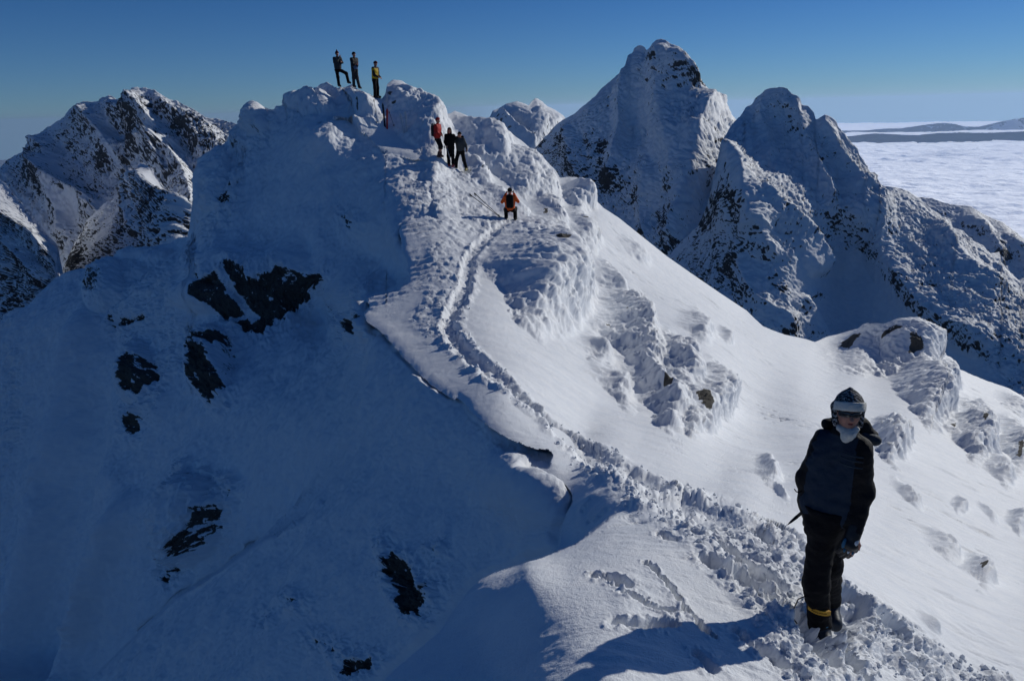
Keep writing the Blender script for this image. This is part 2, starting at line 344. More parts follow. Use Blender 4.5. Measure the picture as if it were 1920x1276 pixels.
# rime feathers: ridged noise, pulled out along the wind
wind = np.array([.8, .5, .3]); wind /= np.linalg.norm(wind)
pw = pa - (pa@wind)[:, None]*wind*.55
mr = rime > .01
pd = pa + na*H[:, None]
pw = pd - (pd@wind)[:, None]*wind*.55
pj = pd[mr] + .12*np.c_[fbm(pa[mr]*2.5, 2, 27), fbm(pa[mr]*2.5+7, 2, 28), fbm(pa[mr]*2.5+15, 2, 29)]
k1, _ = worley(pj*np.array([3.4, 3.4, 4.4]), 31); k2, _ = worley(pj*np.array([8.5, 8.5, 10]), 32)
fe = np.zeros(len(iA)); nod = .6*np.sqrt(np.clip(1-(k1/.75)**2, 0, 1)) + .4*np.sqrt(np.clip(1-(k2/.75)**2, 0, 1))
fth = ridged(pw[mr]*np.array([2.0, 2.0, 2.6]), 4, 21, .6); pick = sstep(-.2, .3, fbm(pa[mr]*.8, 2, 30))
fe[mr] = nod*pick + fth*(1-.55*pick) + .25*wf[mr]
lit = sstep(-.35, .25, fbm(pa*.5, 2, 77)+.15)
H += rime*(fe-.35)*np.clip(dist/24, .3, 1.15)*.17*(.45+.55*lit)
# broad drifts and wind streaks running down the fall line
fl = np.array([.78, -.18, -.6]); fl /= np.linalg.norm(fl)
ps = pa - (pa@fl)[:, None]*fl*.82
open_ = 1-rime
drift = fbm(ps*np.array([.5, .5, .5]), 3, 41)
st1 = fbm(ps*5.5, 3, 43); st2 = fbm(ps*2.0+9, 2, 44); patch = sstep(-.1, .45, fbm(pa*.33, 3, 45))
H += .05*drift*np.clip(dist/14, .3, 1.2)*open_
streak = np.clip(-st1-.25, 0, 1)
H -= streak*.20*patch*open_*np.clip(dist/18, .25, 1.1)*sstep(1020, 1120, px)
H += np.clip(st2-.25, 0, 1)*.15*patch*open_*np.clip(dist/18, .2, 1.1)*sstep(1020, 1120, px)
# ---- the trodden track
TRACK = [(1900, 1330), (1760, 1270), (1640, 1190), (1560, 1150), (1490, 1080), (1430, 1020), (1370, 985), (1300, 945), (1230, 912), (1170, 882), (1120, 855), (1075, 826), (1030, 790), (985, 752), (940, 712), (900, 680), (866, 652), (846, 625), (842, 600), (856, 570), (870, 540), (876, 505), (884, 478), (905, 455), (935, 430), (955, 420)]
TRP = catmull(TRACK, 5)
tw = ray(TRP[:, 0], TRP[:, 1])/(np.where(TRP[:, 0] > 1230, 1, 0)*TA0(TRP[:, 0], TRP[:, 1]) + np.where(TRP[:, 0] > 1230, 0, 1)*TA(TRP[:, 0], TRP[:, 1]))[:, None]
dt, tx, ty, tq = seg_dist(pa[:, 0]+.16*fbm(pa*2.2, 5, 61, .62), pa[:, 1]+.16*fbm(pa*2.2+5, 5, 62, .62), tw)
alive = np.ones(len(iA))
tn = perlin(np.c_[tq*.9, tq*0, tq*0], 71)
dep = np.interp(tq, [0, 30, 55, 130], [.07, .08, .15, .13])*(1+.4*tn)
wide = np.interp(tq, [0, 40, 60, 125], [.42, .34, .24, .22])      # broad and broken near us, a groove farther up
groove = 1-sstep(wide*.35, wide*1.25, dt)
H -= groove*dep
churn = np.clip(1-sstep(wide*.7, wide*2.1, dt), 0, 1)
# broken ground: left bank, upper steps, the flats round the person
zones = [[(905, 440), (870, 355), (835, 372), (832, 420), (800, 440), (792, 560), (760, 600), (800, 640), (850, 640), (850, 560), (870, 470)],
         [(795, 296), (850, 300), (900, 322), (955, 400), (930, 455), (840, 445), (800, 420), (790, 340)],
         [(1200, 900), (1290, 905), (1400, 950), (1500, 1000), (1540, 1100), (1640, 1130), (1760, 1240), (1840, 1290), (1480, 1290), (1430, 1200), (1330, 1060)],
         [(1130, 1075), (1210, 1045), (1330, 1160), (1400, 1230), (1300, 1200), (1160, 1180)]]
zone = np.zeros(len(iA))
for z_, k in zip(zones, (.7, .95, .7, .2)):
    zone = np.maximum(zone, k*sstep(-10, 22, sd_poly(px, py, z_)))
rough = np.maximum(churn, zone)
rough[dist > 44] *= .3
mk = rough > .02
cl = np.zeros(len(iA))
size = np.clip(dist/9, .75, 1.6)
d1, d2 = worley(pa[mk]*5.2/size[mk, None], 5); e1, e2 = worley(pa[mk]*11.0/size[mk, None]+3, 6); f1, f2 = worley(pa[mk]*23.0/size[mk, None]+5, 8); g1, g2 = worley(pa[mk]*2.4/size[mk, None]+8, 7)
gate = sstep(-.25, .35, fbm(pa[mk]*1.3, 3, 65)+.1)
cl[mk] = (.10*np.sqrt(np.clip(1-(d1/.62)**2, 0, 1)) + .045*np.sqrt(np.clip(1-(e1/.6)**2, 0, 1)) + .022*np.sqrt(np.clip(1-(f1/.6)**2, 0, 1)) + .07*np.sqrt(np.clip(1-(g1/.6)**2, 0, 1))*gate)*(.3+.7*gate)*size[mk]
bank = np.where(groove > .5, .7, 1)*np.where(dist > 9.5, .52, .72)
H += rough*cl*bank*np.where(zone > churn, .85, 1.0)
# hollows: foot prints and the dug steps by the person
HOLES = [([(1400, 1075), (1450, 1118), (1500, 1150)], .11, .13), ([(1330, 1050), (1375, 1085), (1420, 1108)], .08, .10), ([(1360, 1020), (1420, 1060), (1465, 1085)], .08, .09), ([(1118, 1079), (1150, 1086), (1172, 1098)], .05, .085), ([(1212, 1055), (1250, 1095), (1275, 1130), (1310, 1165), (1335, 1195)], .024, .085),
         ([(1175, 1113), (1225, 1136), (1262, 1145)], .034, .07), ([(1155, 1166), (1200, 1171), (1262, 1166)], .045, .09), ([(1480, 1135), (1520, 1185), (1540, 1235)], .10, .15), ([(1600, 1120), (1575, 1160), (1562, 1195)], .11, .14), ([(1450, 960), (1500, 1000), (1530, 1035)], .12, .14), ([(1430, 1215), (1465, 1246)], .07, .08), ([(1690, 1215), (1735, 1246)], .08, .09), ([(1382, 1182), (1398, 1198)], .05, .05), ([(1290, 960), (1330, 990)], .06, .07),
         ([(1240, 1000), (1265, 1012)], .05, .06), ([(1590, 1235), (1610, 1262)], .07, .1), ([(1480, 1255), (1500, 1275)], .06, .07), ([(1310, 1225), (1330, 1250)], .05, .05), ([(1655, 1165), (1690, 1185)], .07, .08), ([(1420, 985), (1450, 1010)], .07, .08)]
wob = .03*fbm(pa*5, 2, 63) + .03*fbm(pa*16, 3, 64, .6)
for ln, rad, dp in HOLES:
    l = np.array(ln, float); lw = ray(l[:, 0], l[:, 1])/TA0(l[:, 0], l[:, 1])[:, None]
    sel = (dist < 11)
    hd = seg_dist(pa[sel, 0]+wob[sel], pa[sel, 1]+wob[sel], lw)[0]
    H[sel] -= dp*(1-sstep(rad*.6, rad*1.15, hd))
    H[sel] += (dp*.45*np.clip(fbm(pa[sel]*13, 3, 66), 0, 1)+.012*np.clip(fbm(pa[sel]*30, 2, 67), 0, 1))*(1-sstep(rad*1.3, rad*3.2, hd))
# wind ripples on the cornice lips and the near dune
rip = fbm(pa*np.array([3.0, 9.0, 9.0]), 3, 47)
H += .012*rip*(1-rough)*sstep(-.2, .3, fbm(pa*.8, 2, 48))
lip = sd_poly(px, py, [(745, 405), (835, 400), (850, 470), (800, 550), (690, 590), (690, 550), (770, 520)])
H += .05*np.sin(py*.62+3*wx+px*.12)*sstep(0, 18, lip)*(1-rough)*sstep(-.2, .3, wy)
lip2 = sd_poly(px, py, [(560, 240), (630, 215), (690, 245), (700, 262), (620, 250)])
H += .05*np.sin(py*1.1+px*.1+3*wx)*sstep(0, 10, lip2)
H += .006*fbm(pa*7, 3, 49)
skyd = py-np.interp(px, [q_[0] for q_ in SKY], [q_[1] for q_ in SKY])
H = H*(.10+.90*sstep(0, 34, skyd)) + rime*(fe-.4)*.05*(1-sstep(0, 34, skyd))
dcw = d.ravel()[iA]*dist/FOC; rr_ = np.clip(dist*.013, .05, .25)
H -= (dist > 8)*(np.hypot(px-1010, py-930) > 110)*.20*rr_*np.clip(1-dcw/rr_, 0, 1)**2*inA.ravel()[iA]
# no change where the outline of the crest is drawn, beyond a small roughness
pa2 = pa + na*H[:, None]
PA.reshape(-1, 3)[iA] = pa2
rockA = np.zeros(len(iA))
ROCKS_A = [[(1002, 486), (1014, 490), (1024, 500), (1016, 502), (1006, 497)], [(1014, 400), (1022, 402), (1021, 409), (1013, 407)], [(1078, 418), (1090, 424), (1092, 434), (1086, 428)], [(1133, 612), (1139, 618), (1141, 624), (1136, 620)], [(1161, 597), (1165, 606), (1163, 612)],
           [(1234, 738), (1244, 740), (1250, 752), (1245, 760), (1236, 752)], [(1287, 760), (1300, 762), (1312, 778), (1318, 792), (1306, 790), (1295, 776)], [(1690, 672), (1704, 676), (1716, 688), (1698, 692)], [(1566, 656), (1590, 646), (1612, 654), (1588, 666)], [(1640, 667), (1665, 661), (1684, 664), (1650, 672)],
           [(725, 178), (731, 186), (729, 192), (724, 186)], [(728, 206), (738, 204), (734, 210)], [(670, 208), (675, 208), (674, 222), (670, 220)], [(1780, 800), (1788, 803), (1784, 810)], [(1898, 845), (1906, 850), (1908, 870), (1900, 862)], [(1820, 815), (1832, 818), (1826, 826)], [(898, 322), (904, 326), (901, 330)], [(910, 320), (915, 330), (911, 329)], [(1825, 1070), (1840, 1080), (1832, 1084)]]
wg = fbm(pa*7, 4, 51, .65)
for pl in ROCKS_A:
    c = np.mean(pl, 0); m = (np.abs(px-c[0]) < 60) & (np.abs(py-c[1]) < 60)
    q = sd_poly(px[m]+wx[m]*6+wg[m]*4, py[m]+wy[m]*6+wg[m]*3, pl); rockA[m] = np.maximum(rockA[m], np.clip(.5+q/5.+.45*wg[m]-.1, 0, 1))

# ---- the shaded face
iB = np.where((~inA | (d < 46)).ravel())[0]
bx, by = PX.ravel()[iB], PY.ravel()[iB]; pb = PB.reshape(-1, 3)[iB]; nb = NB.reshape(-1, 3)[iB]; db = 1/wB.ravel()[iB]
ux = fbm(pb*.5, 5, 13, .6); uy = fbm(pb*.5+17, 5, 14, .6); pbs = pb*(np.clip(24/db, .7, 2.6)**.85)[:, None]; uf = fbm(pbs*2.2, 5, 15, .62); ug = fbm(pbs*6.5, 4, 25, .65)
ROCKS_B = [([(376, 535), (406, 514), (425, 500), (461, 512), (468, 532), (492, 524), (535, 504), (570, 512), (598, 506), (602, 526), (566, 568), (538, 596), (507, 612), (492, 630), (456, 627), (452, 612), (417, 604), (402, 576), (380, 556)], 1.0),
           ([(375, 643), (430, 636), (430, 659), (417, 671), (402, 667), (378, 682)], .9), ([(390, 674), (414, 678), (433, 733), (406, 762), (382, 726)], 1), ([(256, 675), (292, 682), (298, 714), (276, 747), (257, 740)], .85), ([(229, 604), (268, 592), (284, 588), (280, 600), (233, 616)], .8), ([(206, 594), (217, 596), (219, 615), (210, 608)], .9),
           ([(178, 530), (213, 521), (217, 537), (198, 564), (178, 564)], .62), ([(237, 780), (266, 774), (264, 792), (253, 815), (241, 812)], .75), ([(645, 607), (678, 590), (668, 619), (654, 627)], .95), ([(615, 568), (620, 572), (636, 606), (632, 606)], .9), ([(650, 412), (664, 419), (676, 423), (664, 437), (659, 428)], .8),
           ([(364, 979), (394, 944), (424, 944), (424, 984), (399, 1019), (349, 1021)], .68), ([(309, 1084), (359, 1054), (319, 1094)], .85), ([(299, 1019), (344, 1024), (330, 1034)], .6), ([(724, 1069), (744, 1034), (769, 1054), (800, 1108), (829, 1098), (800, 1156), (769, 1154), (745, 1104)], 1), ([(816, 1034), (839, 1028), (830, 1042)], .8), ([(722, 1020), (730, 1020), (726, 1030)], .9),
           ([(650, 1234), (712, 1238), (670, 1273), (642, 1264)], .9), ([(620, 1211), (635, 1213), (635, 1222), (622, 1224)], .9), ([(417, 383), (441, 344), (435, 375), (423, 397)], .95), ([(428, 276), (446, 282), (478, 276), (468, 286), (440, 290)], .62), ([(489, 248), (496, 248), (492, 256)], .9), ([(540, 1120), (575, 1128), (560, 1138)], .7), ([(585, 1200), (610, 1203), (596, 1208)], .8), ([(497, 1150), (503, 1160), (498, 1162)], .8),
           ([(345, 1040), (352, 1056), (348, 1050)], .7), ([(430, 915), (438, 920), (432, 935)], .8), ([(170, 1030), (186, 1040), (180, 1100), (172, 1100)], .52), ([(0, 575), (14, 570), (10, 590), (0, 600)], .8), ([(8, 1095), (16, 1098), (12, 1110)], .8), ([(133, 1165), (150, 1160), (142, 1178)], .6), ([(550, 208), (566, 205), (570, 211), (552, 212)], .6), ([(348, 612), (362, 604), (375, 640), (366, 650)], .5), ([(336, 676), (370, 690), (376, 724), (360, 716)], .62), ([(362, 486), (366, 486), (376, 528), (373, 530)], .95), ([(596, 544), (612, 536), (610, 548)], .5), ([(420, 640), (440, 640), (438, 720), (434, 720)], .5)]
rockB = np.zeros(len(iB)); core = np.zeros(len(iB)); halo = np.zeros(len(iB))
for pl, k in ROCKS_B:
    p_ = np.array(pl, float); lo, hi = p_.min(0)-45, p_.max(0)+45
    m = (bx > lo[0]) & (bx < hi[0]) & (by > lo[1]) & (by < hi[1])
    q = sd_poly(bx[m]+ux[m]*7+uf[m]*9+ug[m]*9, by[m]+uy[m]*7+uf[m]*8+ug[m]*9, pl)
    v = np.clip(.5+q/7., 0, 1)*k
    rockB[m] = np.maximum(rockB[m], v); core[m] = np.maximum(core[m], sstep(-2, 9, q)*k); halo[m] = np.maximum(halo[m], sstep(-34, -3, q)*k)
# snow caught on ledges within the rock
ledge = fbm(pbs*np.array([1.0, 1.0, 2.6])*1.6, 5, 16, .62)
strip = 1-sstep(4, 13, seg_dist(bx+ux*8, by+uy*6, [(420, 522), (440, 552), (468, 590), (478, 596)])[0])
strip2 = 1-sstep(2, 6, seg_dist(bx+ux*8, by+uy*4, [(428, 596), (470, 590)])[0])
rockB = rockB - .55*sstep(.12, .42, ledge) - .5*sstep(.10, .42, ug) - .8*np.maximum(strip, strip2)
HB = np.zeros(len(iB))
crag = ridged(pbs*np.array([1.1, 1.1, .8]), 5, 18, .55)-.4 + .5*(ridged(pbs*np.array([3.6, 3.6, 2.4]), 3, 26, .6)-.4)
HB += (.42*halo*crag*np.clip(db/20, .3, 1)) - core*.40*np.clip(db/22, .3, 1)*(.6+.6*uf)
HB += .34*fbm(pb*np.array([.42, .42, .25]), 5, 19, .55)*np.clip(db/18, .2, 1) + (.075*fbm(pb*np.array([1.9, 1.9, 1.2]), 4, 20, .6)+.02*fbm(pb*6, 3, 29))*np.clip(db/20, .3, 1)
fb_ = np.array([-.5, -.4, -.77]); fb_ /= np.linalg.norm(fb_); psb = pb-(pb@fb_)[:, None]*fb_*.86
HB += (.16*fbm(psb*1.1, 3, 35) + .06*ridged(psb*3.2, 2, 36))*np.clip(db/24, .3, 1)*(1-halo) + .012*fbm(pbs*9, 2, 37)
# craggy parts of the face under rime
cr = np.zeros(len(iB))
for pl, k in (([(360, 440), (360, 300), (440, 270), (480, 190), (540, 190), (520, 260), (470, 330), (440, 420), (400, 470)], .6), ([(165, 500), (330, 470), (350, 620), (300, 800), (230, 800), (220, 640)], .55), ([(330, 600), (450, 600), (440, 770), (370, 740)], .7),
              ([(290, 1090), (280, 960), (330, 850), (440, 880), (460, 960), (390, 1040)], .9), ([(130, 1180), (170, 1020), (200, 1010), (180, 1180)], .6), ([(600, 540), (700, 520), (690, 600), (640, 650), (600, 600)], .35), ([(700, 1010), (850, 1020), (840, 1160), (760, 1170)], .25), ([(0, 1000), (30, 1050), (20, 1200), (0, 1200)], .6), ([(0, 640), (40, 640), (60, 800), (0, 900)], .5), ([(110, 518), (290, 465), (300, 500), (190, 545)], .5), ([(540, 180), (620, 170), (620, 215), (540, 225)], .6)):
    cr = np.maximum(cr, k*sstep(-8, 22, sd_poly(bx+ux*16, by+uy*16, pl)))
mm = cr > .01
fr = np.zeros(len(iB)); fr[mm] = ridged(pb[mm]*np.array([1.3, 1.3, .9]), 4, 23)-.4 + .4*(ridged(pb[mm]*4.5, 3, 24)-.4)
HB += .55*cr*fr
# gullies and drifts of the big faces, ribs in the left hollow
HB += 1.0*sstep(520, 650, by)*np.exp(-((bx-95+(by-900)*.22)/26.)**2) - .9*sstep(620, 800, by)*np.exp(-((bx-140+(by-900)*.20)/34.)**2) + 1.1*sstep(900, 1000, by)*np.exp(-((bx-190+(by-1100)*.3)/20.)**2)
HB += .40*sstep(430, 500, by)*(1-sstep(520, 600, by))*np.exp(-((bx-485)/110.)**4)          # bulge above the rock band
HB += .5*np.exp(-((bx-575-(by-480)*.1)/22.)**2)*-1*sstep(400, 470, by)*(1-sstep(520, 580, by))
HB += .35*np.exp(-((bx-655)/40.)**2-((by-410)/45.)**2)
for (cx, cy, ra, rb, an, h) in ((482, 222, 34, 22, 70, .9), (455, 262, 34, 24, 120, .6), (580, 194, 48, 20, 5, .7), (400, 340, 60, 30, 95, .5), (250, 482, 50, 9, -18, .35), (290, 478, 34, 8, -18, .3), (200, 540, 50, 34, 110, .9), (385, 560, 30, 70, 100, .5), (260, 700, 60, 30, 95, .7), (400, 690, 80, 36, 85, .9), (360, 980, 90, 60, 110, .9)):
    c, s = math.cos(math.radians(an)), math.sin(math.radians(an)); dx, dy = bx-cx+ux*10, by-cy+uy*10
    HB += h*np.clip(1-((dx*c+dy*s)/ra)**2-((-dx*s+dy*c)/rb)**2, 0, 1)**.7
rd = np.hypot((bx-960)/80., (by-955)/70.)
HB += .20*np.exp(-rd**2)
fade = sstep(0, 10, d.ravel()[iB])*(~inA.ravel()[iB])
edge1 = np.exp(-(sB1.ravel()[iB]/(5+np.interp(bx, [480, 640], [4, 60])*0))**2)*(1-sstep(560, 680, bx)); HB *= 1-.92*edge1
PB.reshape(-1, 3)[iB] = pb + nb*(HB*np.where(by < 720, .12+.88*fade, .05+.95*fade)*(~inA.ravel()[iB]))[:, None]

P = np.where(inA[..., None], PA, PB)
rock = np.zeros(R_*C_); rock[iA] = np.where(inA.ravel()[iA], rockA, 0); rB_ = np.zeros(R_*C_); rB_[iB] = rockB; rock = np.where(inA.ravel(), rock, rB_)
# ---- beyond the skyline: the far side falls away
top = P[0].copy(); hd = top*np.array([1, 1, 0]); hd /= np.linalg.norm(hd, axis=1, keepdims=True)
bk = []
for i, s in enumerate(np.linspace(0, 1, 22)[1:]):
    run = 34*s**1.6; q = top + hd*run; q[:, 2] -= .25*run + .035*run*run*.6
    q[:, 2] += .25*fbm(q*.5, 2, 81)*min(1, i/4)
    bk.append(q)
P = np.concatenate([np.array(bk)[::-1], P]); rock = np.r_[np.zeros(len(bk)*C_), rock]
PXf = np.concatenate([np.full((len(bk), C_), -9999.), PX]); PYf = np.concatenate([np.full((len(bk), C_), -9999.), PY])
RIDGE_P, RIDGE_UV = P.reshape(-1, 3), np.c_[PXf.ravel(), PYf.ravel()]
M_SNOW = snow_material('snow')
FC = grid_faces(*P.shape[:2])
ina = np.r_[np.zeros(len(bk)*C_, bool), inA.ravel()]; dep_ = np.linalg.norm(RIDGE_P, axis=1)
mixed = ina[FC].any(1) & ~ina[FC].all(1); fd = dep_[FC]
cut_ = mixed & ((fd.max(1)/fd.min(1) > 1.22) & (RIDGE_UV[FC[:, 0], 1] > 1030))
FC = FC[~cut_]
# the shaded face carries on a little way in under the crest
und = np.r_[np.zeros(len(bk)*C_, bool), (inA & ((d < 44) & (PY > 240) | (PY > 1030) & (d < 420) & (PX < 1300))).ravel()]; B_all = np.concatenate([np.zeros((len(bk), C_, 3)), PB]).reshape(-1, 3)
FU = grid_faces(*P.shape[:2]); FU = FU[(und[FU] | ~ina[FU]).all(1) & und[FU].any(1) & (RIDGE_UV[FU, 1] > -9000).all(1)]
uq, iv = np.unique(FU, return_inverse=True); FU = iv.reshape(FU.shape)
cl0 = CRX[CRX[:, 1] > 1015]; cl0 = cl0[:np.argmax(cl0[:, 1] < 1030)+1] if (cl0[:, 1] < 1030).any() else cl0
cl0 = catmull(cl0, 4); ed = ray(cl0[:, 0], cl0[:, 1])/TA0(cl0[:, 0], cl0[:, 1])[:, None]; ed = ed+ed*.010-np.array([0, 0, .14])
hv_ = ed*np.array([1, 1, 0]); hv_ /= np.linalg.norm(hv_, axis=1, keepdims=True)
sk = np.array([ed + hv_*(.22*k) - np.array([0, 0, 1])*(.30*k+.03*k*k) for k in np.linspace(0, 9, 28)])
RV = np.vstack([RIDGE_P, sk.reshape(-1, 3), B_all[uq]]); FC = np.vstack([FC, grid_faces(*sk.shape[:2])+len(RIDGE_P), FU+len(RIDGE_P)+sk.shape[0]*sk.shape[1]])
ridge = link_mesh('snow_ridge', RV, FC, M_SNOW, attrs={'rock': np.r_[rock, np.zeros(sk.shape[0]*sk.shape[1]+len(uq))]}, sharp=70)
tag(ridge, 'sunlit snow ridge with cornices, a trodden track and a shaded rocky face', kind='structure')
def ground(px, py):
    """the point of the snow surface seen at a photo pixel"""
    k = np.argmin(((RIDGE_UV-np.array([px, py]))**2).sum(1)); return RIDGE_P[k].copy()
# ================================================================ the mountains beyond
def mountain(label, sky, ctrl, drop, amp, ribs=(), dens=.0, dense=(), step=1.7, seed=0, back=.5, unit=18.0, gul=(1., 1., .45), wl=60., mat=None, rough=1.0, smooth=(), name='mountain'):
    """a mountain side: ctrl = (px, py, distance) of its face, ribs = (line, height m, width left px, width right px)"""
    sky = np.array(sky, float)
    x = np.arange(sky[0, 0], sky[-1, 0]+.1, step); s = np.interp(x, sky[:, 0], sky[:, 1])
    bot = np.maximum(s+8, np.interp(x, [p[0] for p in drop], [p[1] for p in drop]))
    nr = int((bot-s).max()/step)+2
    PY = s[None]+(bot-s)[None]*np.linspace(0, 1, nr)[:, None]; PX = np.broadcast_to(x, PY.shape).copy()
    w = np.clip(TPS([q[:2] for q in ctrl], [1000./q[2] for q in ctrl], 1e-5)(PX, PY)/1000., 1/60000., 1)
    P = ray(PX, PY)/w[..., None]; D = 1/w
    n = grid_normals(P); n[(n*ray(PX, PY)).sum(-1) > 0] *= -1
    p = P.reshape(-1, 3); X, Y = PX.ravel(), PY.ravel()
    q = p/wl
    wpx = fbm(q*.7, 4, seed+1); wpy = fbm(q*.7+20, 4, seed+2)
    qw = q + .30*np.c_[fbm(q*1.1, 3, seed+21), fbm(q*1.1+9, 3, seed+22), fbm(q*1.1+19, 3, seed+23)] + .07*np.c_[fbm(q*5, 2, seed+24), fbm(q*5+9, 2, seed+25), fbm(q*5+19, 2, seed+26)]
    H = np.zeros(len(p))
    for ln, h, wl_, wr_ in ribs:
        ln = catmull(ln, 4); d, qx, qy, qt = seg_dist(X+wpx*7, Y+wpy*7, ln)
        i = np.clip(qt.astype(int), 0, len(ln)-2); tx = ln[i+1]-ln[i]
        side = tx[:, 0]*(Y-qy)-tx[:, 1]*(X-qx)     # > 0: left of a line that runs down the picture
        ww = np.where(side > 0, wl_, wr_)*(1+.4*wpx)
        H += .72*h*np.clip(1-d/np.maximum(ww, 2), 0, 1)**1.15
    sm = np.ones(len(p))
    for pl, k in smooth: sm *= 1-k*sstep(-6, 14, sd_poly(X+wpx*9, Y+wpy*9, pl))
    g = np.array(gul)
    c1 = ridged(qw*g, 5, seed+3, .55); c2 = ridged(qw*3.7*np.array([1, 1, .8]), 4, seed+4, .58); c3 = fbm(q*11, 3, seed+5)
    c4 = ridged(qw*8.5*np.array([1, 1, .9]), 3, seed+10, .6)
    edge = sstep(0, 34, Y-np.tile(s, nr)); H *= .12+.88*edge
    H += (.35+.65*edge)*sm*(amp*(c1-.4)*.8 + amp*.32*(c2-.4)*rough + amp*.34*(c4-.4)*rough + amp*.16*c3*rough) + amp*.10*c3*(1-sm)
    p += n.reshape(-1, 3)*H[:, None]
    nn = grid_normals(P).reshape(-1, 3); nn[(nn*ray(PX, PY).reshape(-1, 3)).sum(1) > 0] *= -1
    dm = np.full(len(p), dens)
    for pl, k in dense:
        dm += k*sstep(-12, 20, sd_poly(X+wpx*14, Y+wpy*14, pl))
    rn = fbm(qw*np.array([10, 10, 4.5]), 5, seed+6, .68); r2 = fbm(q*1.3, 3, seed+8)
    rock = .5 + (dm-.50) + .80*rn + .55*r2 + (.42-nn[:, 2])*.75 - .35*(c2-.45) - .30*(c4-.45)
    rock -= (1-sm)*.8
    R, C = PX.shape
    top = P[0].copy(); hd = top*np.array([1, 1, 0]); Dm = np.linalg.norm(hd, axis=1, keepdims=True); hd = hd/Dm
    bk = []
    for k, f in enumerate(np.linspace(0, 1, 14)[1:]):
        run = back*Dm*.35*f**1.7; b = top+hd*run; b[:, 2] -= (run[:, 0]*.9); b += (amp*.5*fbm(b/wl, 3, seed+9)*f)[:, None]*np.array([0, 0, 1]); bk.append(b)
    V = np.concatenate([np.array(bk)[::-1], P]); rock = np.r_[np.full(len(bk)*C, .3), rock]
    o = link_mesh(name, V, grid_faces(*V.shape[:2]), mat or M_PEAK, attrs={'rock': np.clip(rock, -.5, 1.5)}, sharp=None)
    tag(o, label, kind='structure'); return o
M_PEAK = snow_material('rimed_rock', fine=30, bump=.8, rockcol=(.040, .042, .045), unit=16.0)
RB = [(p[0], p[1]+55) for p in SKY]      # everything goes on below the edge of the near ridge

mountain('rimed rocky massif with lit snow ribs far to the left', [(-260, 520), (-120, 400), (0, 317), (12, 303), (40, 287), (62, 268), (74, 259), (90, 240), (100, 236), (122, 222), (133, 207), (150, 196), (166, 193), (184, 194), (196, 187), (211, 184), (224, 190), (243, 198), (246, 186), (250, 172), (258, 168), (276, 168), (290, 172), (300, 178), (316, 188), (334, 192), (350, 202), (366, 210), (384, 222), (410, 226), (432, 232), (445, 236), (470, 250), (500, 262)],
    [(-200, 420, 1330), (0, 330, 1330), (150, 200, 1300), (210, 186, 1275), (265, 170, 1275), (350, 205, 1235), (440, 236, 1205), (100, 330, 1235), (200, 300, 1195), (240, 320, 1170), (300, 280, 1180), (380, 300, 1130), (0, 430, 1170), (110, 420, 1125), (180, 420, 1090), (240, 400, 1080), (100, 540, 1030), (350, 400, 1020), (-200, 600, 1060), (400, 420, 1010)],
    [(-300, 700), (0, 640), (120, 560), (200, 520), (360, 470), (420, 330), (500, 290)], 13, seed=100, wl=50, rough=1.7, dens=.34, gul=(1, 1, .5),
    ribs=[([(208, 185), (243, 218), (274, 238), (298, 269), (313, 305)], 40, 46, 22), ([(157, 199), (184, 238), (219, 289), (235, 312)], 36, 34, 26), ([(74, 261), (102, 297), (114, 324)], 34, 40, 24), ([(94, 328), (118, 360), (157, 383), (180, 398)], 46, 46, 24), ([(118, 360), (125, 400), (130, 450)], 30, 26, 26), ([(253, 170), (251, 195), (274, 218), (306, 254), (330, 290)], 40, 20, 30), ([(290, 172), (321, 210), (353, 242), (384, 285)], 36, 24, 26), ([(350, 203), (380, 240), (410, 280)], 26, 20, 22), ([(270, 290), (330, 310), (360, 360), (368, 410)], 40, 50, 16)],
    dense=[([(250, 175), (330, 190), (400, 230), (400, 300), (330, 290), (270, 230)], .28), ([(20, 300), (100, 300), (120, 350), (30, 370)], .15), ([(200, 300), (240, 330), (180, 340)], .2), ([(270, 290), (360, 330), (370, 420), (300, 380)], .15)],
    smooth=[([(200, 215), (225, 250), (240, 330), (225, 330), (205, 270)], .75), ([(120, 380), (175, 390), (150, 440), (125, 450)], .7), ([(30, 360), (80, 400), (140, 520), (110, 520), (60, 420)], .6)])
mountain('dark rocky cone with one sunlit edge left of the snowy buttress', [(112, 540), (121, 504), (140, 460), (165, 414), (200, 380), (235, 355), (244, 345), (251, 332), (258, 318), (265, 312), (270, 308), (280, 312), (290, 318), (300, 338), (313, 359), (325, 378), (337, 391), (355, 408), (372, 424), (384, 440), (400, 470)],
    [(270, 310, 690), (235, 355, 712), (165, 415, 730), (120, 520, 740), (250, 420, 645), (300, 420, 600), (340, 420, 600), (385, 445, 650), (200, 500, 665), (330, 480, 580)], [(112, 560), (200, 530), (400, 490)], 8, seed=130, wl=34, rough=1.4, dens=.44,
    ribs=[([(288, 316), (296, 350), (312, 385), (335, 420), (350, 450)], 26, 60, 16), ([(256, 330), (250, 380), (262, 430)], 10, 20, 20)], dense=[([(230, 380), (330, 380), (330, 440), (220, 440)], .15), ([(120, 430), (180, 430), (160, 510), (120, 510)], .15)], smooth=[([(190, 400), (240, 380), (215, 440), (160, 480)], .5)])
